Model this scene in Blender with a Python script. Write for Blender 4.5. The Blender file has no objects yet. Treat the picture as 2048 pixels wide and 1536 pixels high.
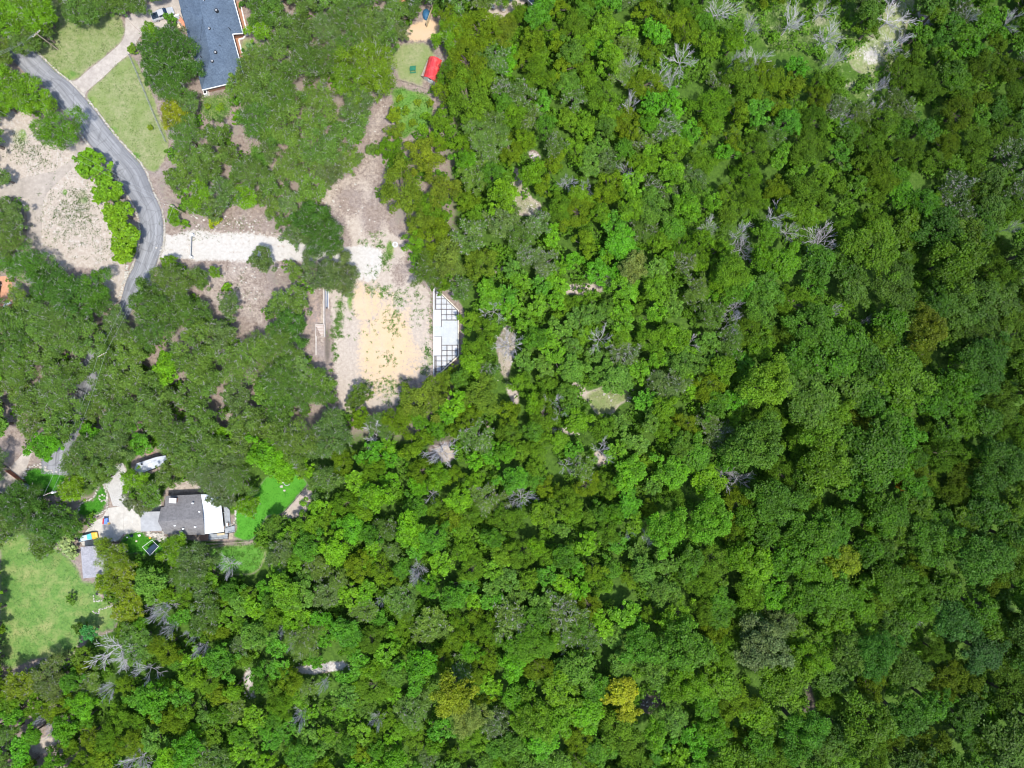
import bpy, bmesh, math, random
import numpy as np
from mathutils import Vector, Matrix
random.seed(7); rng = np.random.default_rng(11)
SC = bpy.context.scene
COL = SC.collection

# ------------------------------------------------------------------ camera, sky, sun, exposure
CAM_H = 170.0
cam = bpy.data.cameras.new('camera'); cam.sensor_width = 36.0; cam.lens = 36.0 * CAM_H / 256.0
cam.clip_start = 1.0; cam.clip_end = 5000.0
camo = bpy.data.objects.new('camera', cam); COL.objects.link(camo)
camo.location = (0, 0, CAM_H); camo.rotation_euler = (0, 0, 0); SC.camera = camo
SUN_EL, SUN_X, SUN_Y = math.radians(67), 0.62, -0.78
world = bpy.data.worlds.new('World'); SC.world = world; world.use_nodes = True
wn = world.node_tree; bgn = wn.nodes['Background']
sky = wn.nodes.new('ShaderNodeTexSky'); sky.sky_type = 'NISHITA'; sky.sun_disc = False
sky.sun_elevation = SUN_EL; sky.sun_rotation = math.atan2(SUN_X, SUN_Y)
wn.links.new(sky.outputs[0], bgn.inputs[0]); bgn.inputs[1].default_value = 0.15
sd = bpy.data.lights.new('sun', 'SUN'); sd.energy = 2.7; sd.angle = math.radians(3.5); sd.color = (1.0, 0.96, 0.89)
so = bpy.data.objects.new('sun', sd); COL.objects.link(so)
so.rotation_euler = Vector((SUN_X * math.cos(SUN_EL), SUN_Y * math.cos(SUN_EL), math.sin(SUN_EL))).to_track_quat('Z', 'Y').to_euler()
SC.view_settings.view_transform = 'Standard'; SC.view_settings.look = 'None'
SC.view_settings.exposure = 0.99; SC.view_settings.gamma = 1.0
SC.cycles.filter_width = 1.15; SC.cycles.use_denoising = True; SC.cycles.denoising_prefilter = 'ACCURATE'; SC.cycles.denoising_input_passes = 'RGB_ALBEDO_NORMAL'
SC.cycles.max_bounces = 5; SC.cycles.diffuse_bounces = 3; SC.cycles.glossy_bounces = 2
SC.cycles.transmission_bounces = 3; SC.cycles.transparent_max_bounces = 4
SC.cycles.caustics_reflective = False; SC.cycles.caustics_refractive = False

# ------------------------------------------------------------------ terrain and picture-to-ground helper
def smooth(a, b, x):
    t = np.clip((np.asarray(x, float) - a) / (b - a), 0, 1); return t * t * (3 - 2 * t)
def vnoise(x, y, seed=0):
    x = np.asarray(x, float); y = np.asarray(y, float)
    xi = np.floor(x).astype(np.int64); yi = np.floor(y).astype(np.int64); fx = x - xi; fy = y - yi
    fx = fx * fx * (3 - 2 * fx); fy = fy * fy * (3 - 2 * fy)
    def h(a, b):
        n = (a * 374761393 + b * 668265263 + seed * 974634777) & 0x7fffffff
        n = ((n ^ (n >> 13)) * 1274126177) & 0x7fffffff
        return ((n ^ (n >> 16)) & 0xffff) / 65535.0
    return (h(xi, yi) * (1 - fx) + h(xi + 1, yi) * fx) * (1 - fy) + (h(xi, yi + 1) * (1 - fx) + h(xi + 1, yi + 1) * fx) * fy
def terrain(x, y):
    x = np.asarray(x, float); y = np.asarray(y, float)
    u = x * 8 + 1024; v = 768 - y * 8
    s1 = np.clip((u - 935) / 1250, 0, 1.3); s2 = np.clip((v - 1130) / 620, 0, 1.3) * smooth(60, 700, u)
    s = np.sqrt(s1 ** 2 + (0.55 * s2) ** 2)
    z = -27 * smooth(0, 1.15, s) * (0.7 + 0.3 * smooth(0, .5, s))
    z = z + (vnoise(x / 9, y / 9, 3) - .5) * 1.6 * smooth(.02, .2, s)
    bank = smooth(470, 600, u) * (1 - smooth(632, 646, u)) * smooth(545, 575, v) * (1 - smooth(715, 760, v))
    return z + 0.95 * bank
def W(px, py, z=0.0):
    k = (CAM_H - z) / CAM_H
    return ((px - 1024) / 8 * k, (768 - py) / 8 * k, z)
def G(px, py, dz=0.0):                     # the ground point seen at a picture position, dz above it
    z = 0.0
    for _ in range(6):
        x, y, _z = W(px, py, z + dz); z = float(terrain(x, y))
    x, y, _z = W(px, py, z + dz); return (x, y, z)

# ------------------------------------------------------------------ mesh helpers
def tag(o, label=None, cat=None, group=None, kind=None):
    if label: o['label'] = label
    if cat: o['category'] = cat
    if group: o['group'] = group
    if kind: o['kind'] = kind
    return o
def thing(name, label, cat, loc, group=None):
    o = bpy.data.objects.new(name, None); COL.objects.link(o); o.location = loc; o.empty_display_size = .5
    return tag(o, label, cat, group)
def wloc(o):
    p = Vector((0, 0, 0))
    while o is not None: p += o.location; o = o.parent
    return p
class MB:
    def __init__(s): s.v = []; s.f = []
    def add(s, vs, fs):
        n = len(s.v); s.v += [tuple(p) for p in vs]; s.f += [tuple(i + n for i in f) for f in fs]; return s
    def box(s, c, size, rz=0.0, tilt=None):
        hx, hy, hz = size[0] / 2, size[1] / 2, size[2] / 2; ca, sa = math.cos(rz), math.sin(rz); vs = []
        for dz in (-hz, hz):
            for dx, dy in ((-hx, -hy), (hx, -hy), (hx, hy), (-hx, hy)):
                vs.append((c[0] + dx * ca - dy * sa, c[1] + dx * sa + dy * ca, c[2] + dz))
        return s.add(vs, [(3, 2, 1, 0), (4, 5, 6, 7), (0, 1, 5, 4), (1, 2, 6, 5), (2, 3, 7, 6), (3, 0, 4, 7)])
    def prism(s, poly, z0, z1):            # poly of xy points, z0/z1 numbers or per-point lists
        n = len(poly)
        a = sum(poly[i][0] * poly[(i + 1) % n][1] - poly[(i + 1) % n][0] * poly[i][1] for i in range(n))
        if a < 0: poly = poly[::-1]
        vs = [(p[0], p[1], z0) for p in poly] + [(p[0], p[1], z1) for p in poly]
        fs = [tuple(range(n - 1, -1, -1)), tuple(range(n, 2 * n))] + [(i, (i + 1) % n, n + (i + 1) % n, n + i) for i in range(n)]
        return s.add(vs, fs)
    def tube(s, p0, p1, r0, r1=None, n=6, cap=True):
        r1 = r0 if r1 is None else r1; p0 = Vector(p0); p1 = Vector(p1); d = (p1 - p0)
        if d.length < 1e-6: return s
        d.normalize(); a = d.orthogonal().normalized(); b = d.cross(a); vs = []
        for p, r in ((p0, r0), (p1, r1)):
            for i in range(n):
                t = 2 * math.pi * i / n; vs.append(p + a * (math.cos(t) * r) + b * (math.sin(t) * r))
        fs = [(i, (i + 1) % n, n + (i + 1) % n, n + i) for i in range(n)]
        if cap: fs += [tuple(range(n - 1, -1, -1)), tuple(range(n, 2 * n))]
        return s.add(vs, fs)
    def slab(s, quad, t):                  # sheet through 3-D points, thickness t straight down
        n = len(quad); vs = list(quad) + [(p[0], p[1], p[2] - t) for p in quad]
        a = sum(quad[i][0] * quad[(i + 1) % n][1] - quad[(i + 1) % n][0] * quad[i][1] for i in range(n))
        o = list(range(n)) if a > 0 else list(range(n - 1, -1, -1))
        fs = [tuple(o), tuple(n + i for i in o[::-1])]
        fs += [(o[(k + 1) % n], o[k], n + o[k], n + o[(k + 1) % n]) for k in range(n)]
        return s.add(vs, fs)
    def disc(s, c, r, h, n=20, r2=None):
        return s.tube(c, (c[0], c[1], c[2] + h), r, r if r2 is None else r2, n)
    def dome(s, c, rx, ry, rz, n=12, m=5, low=0.0):
        vs = []; fs = []
        for j in range(m + 1):
            a = low + (math.pi / 2 - low) * j / m
            for i in range(n):
                t = 2 * math.pi * i / n
                vs.append((c[0] + rx * math.cos(a) * math.cos(t), c[1] + ry * math.cos(a) * math.sin(t), c[2] + rz * math.sin(a)))
        for j in range(m):
            for i in range(n): fs.append((j * n + i, j * n + (i + 1) % n, (j + 1) * n + (i + 1) % n, (j + 1) * n + i))
        return s.add(vs, fs)
    def rock(s, c, r, seed):
        rr = random.Random(seed); n = 7; vs = []; fs = []
        rad = [r * rr.uniform(.75, 1.2) for _ in range(n)]
        for z, k in ((-.25 * r, 1.0), (.3 * r, .95), (.52 * r, .6)):
            for i in range(n):
                t = 2 * math.pi * i / n; vs.append((c[0] + rad[i] * k * math.cos(t), c[1] + rad[i] * k * .8 * math.sin(t), c[2] + z * rr.uniform(.8, 1.15)))
        for j in range(2):
            for i in range(n): fs.append((j * n + i, j * n + (i + 1) % n, (j + 1) * n + (i + 1) % n, (j + 1) * n + i))
        fs.append(tuple(range(2 * n, 3 * n))); return s.add(vs, fs)
    def build(s, name, mat, parent=None, smooth_=False, bevel=0.0):
        o0 = wloc(parent) if parent else Vector((0, 0, 0))
        me = bpy.data.meshes.new(name); me.from_pydata([(v[0] - o0.x, v[1] - o0.y, v[2] - o0.z) for v in s.v], [], s.f)
        if bevel > 0:
            bm = bmesh.new(); bm.from_mesh(me)
            bmesh.ops.bevel(bm, geom=bm.edges[:], offset=bevel, segments=2, affect='EDGES', clamp_overlap=True)
            bm.to_mesh(me); bm.free()
        me.materials.append(mat); o = bpy.data.objects.new(name, me); COL.objects.link(o)
        if smooth_:
            me.polygons.foreach_set('use_smooth', [True] * len(me.polygons))
        if parent: o.parent = parent
        return o
def np_mesh(name, verts, faces, mat, attrs=None):
    me = bpy.data.meshes.new(name); verts = np.asarray(verts, np.float32); faces = np.asarray(faces, np.int32)
    k = faces.shape[1]; me.vertices.add(len(verts)); me.vertices.foreach_set('co', verts.ravel())
    me.loops.add(faces.size); me.loops.foreach_set('vertex_index', faces.ravel())
    me.polygons.add(len(faces)); me.polygons.foreach_set('loop_start', np.arange(0, faces.size, k, dtype=np.int32))
    me.polygons.foreach_set('loop_total', np.full(len(faces), k, np.int32))
    for nm, (dom, arr) in (attrs or {}).items():
        a = me.attributes.new(nm, 'FLOAT', dom); a.data.foreach_set('value', np.asarray(arr, np.float32))
    me.update(); me.validate(); me.materials.append(mat); return me

# ------------------------------------------------------------------ materials
def mat_new(name):
    m = bpy.data.materials.new(name); m.use_nodes = True; nt = m.node_tree; nt.nodes.clear()
    return m, nt, nt.nodes, nt.links
class NB:
    def __init__(s, nt): s.nt = nt
    def n(s, t, **kw):
        x = s.nt.nodes.new('ShaderNode' + t)
        for k, v in kw.items(): setattr(x, k, v)
        return x
    def put(s, sock, v):
        if isinstance(v, bpy.types.NodeSocket): s.nt.links.new(v, sock)
        elif v is not None: sock.default_value = v if not isinstance(v, tuple) or len(v) != 3 or sock.type != 'RGBA' else (*v, 1)
    def math(s, op, a, b=None, clamp=False):
        x = s.n('Math', operation=op, use_clamp=clamp); s.put(x.inputs[0], a); s.put(x.inputs[1], b); return x.outputs[0]
    def mix(s, f, a, b, mode='MIX'):
        x = s.n('Mix', data_type='RGBA', blend_type=mode); s.put(x.inputs[0], f); s.put(x.inputs[6], a); s.put(x.inputs[7], b); return x.outputs[2]
    def noise(s, vec, scale, detail=4, rough=.6):
        x = s.n('TexNoise'); s.put(x.inputs['Vector'], vec); x.inputs['Scale'].default_value = scale
        x.inputs['Detail'].default_value = detail; x.inputs['Roughness'].default_value = rough; return x.outputs[0]
    def ramp(s, f, a, b, lo=0.0, hi=1.0):
        x = s.n('MapRange', clamp=True); s.put(x.inputs[0], f); x.inputs[1].default_value = a; x.inputs[2].default_value = b
        x.inputs[3].default_value = lo; x.inputs[4].default_value = hi; return x.outputs[0]
    def attr(s, nm): return s.n('Attribute', attribute_name=nm).outputs['Fac']
    def out(s, col, rough=.9, spec=.2, bump=None, bs=.3, bd=.05, metal=0.0, trans=0.0):
        p = s.n('BsdfPrincipled'); s.put(p.inputs['Base Color'], col); s.put(p.inputs['Roughness'], rough)
        p.inputs['Specular IOR Level'].default_value = spec; p.inputs['Metallic'].default_value = metal
        if bump is not None:
            b = s.n('Bump'); b.inputs['Strength'].default_value = bs; b.inputs['Distance'].default_value = bd
            s.put(b.inputs['Height'], bump); s.nt.links.new(b.outputs[0], p.inputs['Normal'])
        sh = p.outputs[0]
        if trans > 0:
            t = s.n('BsdfTranslucent'); s.put(t.inputs[0], col); m = s.n('MixShader'); m.inputs[0].default_value = trans
            s.nt.links.new(sh, m.inputs[1]); s.nt.links.new(t.outputs[0], m.inputs[2]); sh = m.outputs[0]
        o = s.n('OutputMaterial'); s.nt.links.new(sh, o.inputs[0])
def simple(name, col, var=.25, scale=3.0, rough=.85, spec=.2, metal=0.0, dirt=None, dscale=.6, bump=0.0, fine=25.0):
    m, nt, ns, ln = mat_new(name); b = NB(nt); pos = b.n('NewGeometry').outputs['Position']
    f = b.noise(pos, scale, 5, .65); g = b.noise(pos, fine, 2, .5)
    k = b.math('ADD', b.ramp(f, .3, .7, 1 - var, 1 + var), b.ramp(g, .3, .7, -var * .5, var * .5))
    c = b.mix(1.0, (*col, 1), b.n('CombineColor').outputs[0], 'MULTIPLY')
    cc = [x for x in nt.nodes if x.bl_idname == 'ShaderNodeCombineColor'][-1]
    for i in range(3): nt.links.new(k, cc.inputs[i])
    if dirt is not None: c = b.mix(b.ramp(b.noise(pos, dscale, 6, .7), .48, .72, 0, .75), c, (*dirt, 1))
    b.out(c, rough, spec, g if bump else None, bump, .05, metal); return m

def leaf_mat(name, trans=.3, rough=.55, spec=.25):
    m, nt, ns, ln = mat_new(name); b = NB(nt)
    oc = b.n('ObjectInfo').outputs['Color']; t = b.attr('tint'); hu = b.attr('hue')
    v = b.ramp(t, 0, 1, .5, 1.5); cc = b.n('CombineColor')
    for i in range(3): nt.links.new(v, cc.inputs[i])
    c = b.mix(1.0, oc, cc.outputs[0], 'MULTIPLY')
    c = b.mix(b.ramp(hu, .55, 1, 0, .55), c, b.mix(1.0, c, (1.16, 1.06, .8, 1), 'MULTIPLY'))
    c = b.mix(b.ramp(hu, .45, 0, 0, .6), c, b.mix(1.0, c, (.80, .97, 1.2, 1), 'MULTIPLY'))
    b.out(c, rough, spec, trans=trans); return m
M = {}
M['leaf'] = leaf_mat('leaf'); M['needle'] = leaf_mat('juniper_foliage', .2, .7, .15)
M['grass'] = leaf_mat('grass_blades', .3, .6, .2)
M['bark'] = simple('bark', (.16, .13, .11), .35, 2.0, .95, .1)
M['twig'] = simple('pale_twig', (.36, .34, .33), .3, 1.5, .9, .1)
M['dead'] = simple('dead_wood', (.44, .415, .425), .3, .8, .9, .1)

def ground_mat():
    m, nt, ns, ln = mat_new('ground'); b = NB(nt); pos = b.n('NewGeometry').outputs['Position']
    n1 = b.noise(pos, .22, 6, .65); n2 = b.noise(pos, 1.3, 7, .75); n3 = b.noise(pos, 7.5, 4, .75); n4 = b.noise(pos, .06, 4, .6)
    def m2(f, a, c): return b.mix(f, (*a, 1), (*c, 1))
    lit = m2(b.ramp(n2, .35, .68), (.155, .115, .095), (.36, .295, .245))
    lit = b.mix(b.ramp(n1, .45, .7, 0, .6), lit, (.27, .235, .225, 1))
    lit = b.mix(b.ramp(n3, .58, .72, 0, .7), lit, (.50, .44, .38, 1)); lit = b.mix(b.ramp(n3, .42, .3, 0, .6), lit, (.10, .075, .065, 1))
    grs = m2(b.ramp(n2, .35, .65), (.075, .175, .035), (.155, .255, .06)); grs = b.mix(b.ramp(n1, .45, .68, 0, .75), grs, (.30, .30, .12, 1))
    dry = m2(b.ramp(n2, .35, .66), (.16, .215, .075), (.31, .30, .165)); dry = b.mix(b.ramp(n1, .4, .62, 0, .7), dry, (.165, .225, .065, 1)); dry = b.mix(b.ramp(n3, .6, .7, 0, .6), dry, (.46, .40, .31, 1))
    lux = m2(b.ramp(n3, .3, .7), (.05, .20, .018), (.105, .32, .03))
    san = m2(b.ramp(n1, .35, .65), (.55, .38, .22), (.52, .40, .275)); san = b.mix(b.ramp(n3, .55, .75, 0, .6), san, (.55, .44, .31, 1)); san = b.mix(b.ramp(n3, .43, .3, 0, .8), san, (.30, .235, .16, 1))
    tan = m2(b.ramp(n2, .35, .68), (.34, .285, .235), (.48, .415, .345)); tan = b.mix(b.ramp(n3, .40, .3, 0, .7), tan, (.21, .19, .15, 1)); tan = b.mix(b.ramp(n1, .5, .7, 0, .5), tan, (.35, .295, .26, 1))
    chk = m2(b.ramp(n2, .3, .7), (.40, .37, .33), (.53, .505, .465)); chk = b.mix(b.ramp(n3, .38, .27, 0, .6), chk, (.36, .33, .30, 1))
    red = m2(b.ramp(n2, .3, .7), (.28, .135, .085), (.45, .26, .17))
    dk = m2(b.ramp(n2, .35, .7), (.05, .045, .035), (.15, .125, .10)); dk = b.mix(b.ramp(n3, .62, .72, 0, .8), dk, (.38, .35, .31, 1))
    hrb = m2(b.ramp(n2, .35, .66), (.035, .075, .012), (.085, .165, .022)); hrb = b.mix(b.ramp(n3, .58, .72, 0, .5), hrb, (.16, .15, .10, 1))
    c = lit
    nn = b.math('ADD', b.math('ADD', b.math('MULTIPLY', n2, .5), b.math('MULTIPLY', n3, .3)), b.math('MULTIPLY', n1, .3))
    for nm, col, amp in (('w_herb', hrb, .8), ('w_dark', dk, .5), ('w_tan', tan, .9), ('w_dry', dry, 1.0), ('w_grass', grs, .8), ('w_lush', lux, .6), ('w_red', red, .6), ('w_sand', san, 1.9), ('w_chalk', chk, 1.5)):
        f = b.math('ADD', b.attr(nm), b.math('MULTIPLY', b.math('SUBTRACT', nn, .55), amp * 1.6))
        c = b.mix(b.ramp(f, .36, .64), c, col)
    b.out(c, .95, .1, b.math('ADD', n3, n2), .5, .09); return m
M['ground'] = ground_mat()
def road_mat():
    m, nt, ns, ln = mat_new('asphalt'); b = NB(nt); pos = b.n('NewGeometry').outputs['Position']
    ac = b.attr('across'); al = b.attr('along')
    v = b.n('CombineXYZ'); b.put(v.inputs[0], b.math('MULTIPLY', ac, 9.0)); b.put(v.inputs[1], b.math('MULTIPLY', al, .05))
    st = b.noise(v.outputs[0], 1.6, 5, .6); bl = b.noise(pos, .16, 5, .6); fi = b.noise(pos, 6, 3, .7)
    c = b.mix(b.ramp(st, .36, .66), (.155, .158, .168, 1), (.285, .288, .30, 1)); c = b.mix(b.ramp(bl, .4, .7, 0, .6), c, (.21, .212, .22, 1))
    tr = b.math('MULTIPLY', b.ramp(b.math('ABSOLUTE', b.math('SUBTRACT', b.math('ABSOLUTE', b.math('SUBTRACT', ac, .5)), .17)), .13, 0, 0, .6), b.ramp(st, .3, .6, .4, 1))
    c = b.mix(tr, c, (.34, .343, .355, 1)); c = b.mix(b.ramp(fi, .4, .3, 0, .35), c, (.10, .10, .105, 1))
    c = b.mix(b.ramp(fi, .62, .75, 0, .3), c, (.42, .41, .40, 1))
    c = b.mix(b.ramp(b.math('ABSOLUTE', b.math('SUBTRACT', ac, .5)), .40, .5, 0, .55), c, (.12, .12, .13, 1))
    vo = b.n('TexVoronoi', feature='DISTANCE_TO_EDGE'); vo.inputs['Scale'].default_value = .33; wp = b.n('VectorMath', operation='ADD'); b.put(wp.inputs[0], pos); nv = b.n('TexNoise'); nv.inputs['Scale'].default_value = .8; b.put(wp.inputs[1], nv.outputs[1]); b.put(vo.inputs['Vector'], wp.outputs[0])
    c = b.mix(b.ramp(vo.outputs[0], .035, .0, 0, .4), c, (.07, .07, .075, 1)); pt = b.noise(pos, .09, 2, .4); c = b.mix(b.ramp(pt, .56, .58, 0, .3), c, (.15, .152, .16, 1))
    b.out(c, .9, .2, fi, .3, .03); return m
M['asphalt'] = road_mat()
M['kerb'] = simple('limestone_edging', (.40, .37, .32), .35, 1.5, .95, .1, dirt=(.22, .2, .13), dscale=.8, bump=.6)
def conc(name, col, stain, sc=.5):
    return simple(name, col, .16, .9, .85, .2, dirt=stain, dscale=sc, fine=9)
M['drive'] = conc('driveway_concrete', (.40, .355, .31), (.27, .235, .21), .25)
M['drive_old'] = conc('old_walk_concrete', (.35, .305, .26), (.24, .21, .18), .3)
M['pale_conc'] = conc('pale_concrete', (.47, .445, .40), (.36, .325, .28), .25)
M['patio'] = conc('patio_paving', (.42, .36, .30), (.34, .28, .23), .5)
M['slab'] = simple('slab_concrete', (.43, .445, .44), .10, .8, .7, .3, dirt=(.36, .385, .385), dscale=.35, fine=6)
M['slab_white'] = simple('slab_fresh_concrete', (.51, .525, .525), .08, .9, .75, .25, dirt=(.44, .455, .46), dscale=.4, fine=6)
M['panel'] = simple('infill_panel', (.45, .46, .47), .18, 1.2, .5, .4, dirt=(.30, .345, .36), dscale=.5, fine=5)
M['beam'] = simple('dark_steel_beam', (.115, .10, .095), .3, 1.0, .6, .4)
M['rim'] = simple('form_board_rim', (.60, .53, .42), .25, 1.5, .8, .2)
M['wood'] = simple('weathered_wood', (.36, .30, .23), .3, 1.5, .9, .1)
M['tan_wood'] = simple('tan_board', (.56, .46, .30), .25, 1.2, .85, .1)
M['wall_stone'] = simple('pale_stone_cap', (.46, .41, .37), .25, 1.2, .9, .1, dirt=(.4, .35, .3))
M['rock'] = simple('limestone_rock', (.44, .41, .36), .35, 1.3, .95, .1, bump=.5)
M['white'] = simple('white_paint', (.78, .78, .76), .08, 1.0, .5, .4)
M['white_metal'] = simple('white_metal_roof', (.66, .69, .72), .06, .5, .35, .5)
M['grey_metal'] = simple('grey_metal', (.34, .34, .34), .15, 1.0, .5, .5)
M['steel'] = simple('galvanised_steel', (.42, .43, .44), .2, 2, .45, .5, .4)
M['dark_wall'] = simple('dark_siding', (.06, .065, .085), .2, 2, .6, .3)
M['brick'] = simple('brown_brick', (.26, .15, .11), .35, 5, .9, .1)
M['red_brick'] = simple('terracotta_brick', (.58, .24, .145), .25, 4, .9, .1)
M['cream_wall'] = simple('cream_siding', (.55, .53, .46), .15, 2, .8, .2)
M['rust'] = simple('rusty_steel', (.24, .10, .07), .35, 1.5, .85, .2, dirt=(.38, .2, .12))
M['black'] = simple('black_plastic', (.02, .02, .022), .2, 2, .5, .4)
M['tyre'] = simple('tyre_rubber', (.025, .025, .025), .2, 4, .8, .2)
M['glass'] = simple('dark_glass', (.012, .03, .07), .1, 1, .08, .8)
M['silver'] = simple('silver_paint', (.58, .60, .63), .05, .5, .28, .6, .35)
M['teal'] = simple('teal_paint', (.06, .42, .45), .1, 1, .3, .5)
M['paleblue'] = simple('pale_blue_paint', (.50, .62, .70), .15, 1.2, .3, .5)
M['yellow'] = simple('yellow_paint', (.72, .42, .05), .1, 1, .4, .4)
M['red'] = simple('red_plastic', (.62, .06, .065), .1, 1, .4, .4)
M['blue'] = simple('blue_plastic', (.06, .17, .55), .1, 1, .4, .4)
M['navy'] = simple('navy_tarp', (.012, .03, .055), .3, 1.2, .6, .3)
M['tarp'] = simple('blue_tarp', (.03, .11, .21), .3, 1.2, .6, .3)
M['pipe'] = simple('grey_blue_pipe', (.22, .25, .33), .25, 1.0, .4, .4)
M['green_table'] = simple('green_painted_wood', (.02, .16, .09), .2, 2, .6, .3)
M['grey_deck'] = simple('grey_deck_board', (.30, .32, .34), .2, 1.5, .8, .2)
M['red_roof'] = simple('red_metal_roof', (.55, .035, .04), .3, 1.0, .45, .5, dirt=(.62, .2, .15), dscale=.9)
M['slate_panel'] = simple('grey_trailer_roof', (.44, .46, .49), .12, 1.2, .6, .3)
M['canvas'] = simple('yellow_canvas', (.80, .62, .06), .08, 2, .8, .1)
M['terracotta'] = simple('terracotta_paving', (.52, .27, .165), .25, 1.2, .85, .1, dirt=(.35, .2, .14))
M['mulch'] = simple('red_mulch', (.27, .135, .10), .4, 4, .95, .05)
M['gravel'] = simple('pale_gravel', (.42, .405, .38), .3, 3.5, .95, .1, dirt=(.36, .34, .31), dscale=.5)
def roof_mat(name, a, c, rot, seam=0.0, spec=.2, rough=.9, course=.32):
    m, nt, ns, ln = mat_new(name); b = NB(nt); pos = b.n('NewGeometry').outputs['Position']
    mp = b.n('Mapping'); mp.inputs['Rotation'].default_value = (0, 0, rot); b.put(mp.inputs[0], pos)
    br = b.n('TexBrick'); b.put(br.inputs['Vector'], mp.outputs[0]); br.inputs['Scale'].default_value = 1.0
    br.inputs['Brick Width'].default_value = .55; br.inputs['Row Height'].default_value = course; br.inputs['Mortar Size'].default_value = .03
    br.inputs['Color1'].default_value = (*a, 1); br.inputs['Color2'].default_value = (*c, 1); br.inputs['Mortar'].default_value = tuple(x * .7 for x in a) + (1,)
    n = b.noise(pos, 2.2, 5, .75); n2 = b.noise(pos, .25, 4, .6)
    col = b.mix(b.ramp(n, .35, .68, 0, .8), br.outputs[0], (*[x * 1.35 for x in c], 1)); col = b.mix(b.ramp(n2, .4, .7, 0, .55), col, (*[x * .8 for x in a], 1))
    b.out(col, rough, spec, n, .4, .05); return m
M['blue_roof'] = roof_mat('blue_grey_shingles', (.064, .09, .128), (.098, .132, .175), .255)
M['grey_roof'] = roof_mat('grey_shingles', (.125, .118, .118), (.175, .167, .165), -.05)
M['slate_roof'] = roof_mat('pale_grey_shingles', (.24, .235, .25), (.33, .32, .34), .1)

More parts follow.
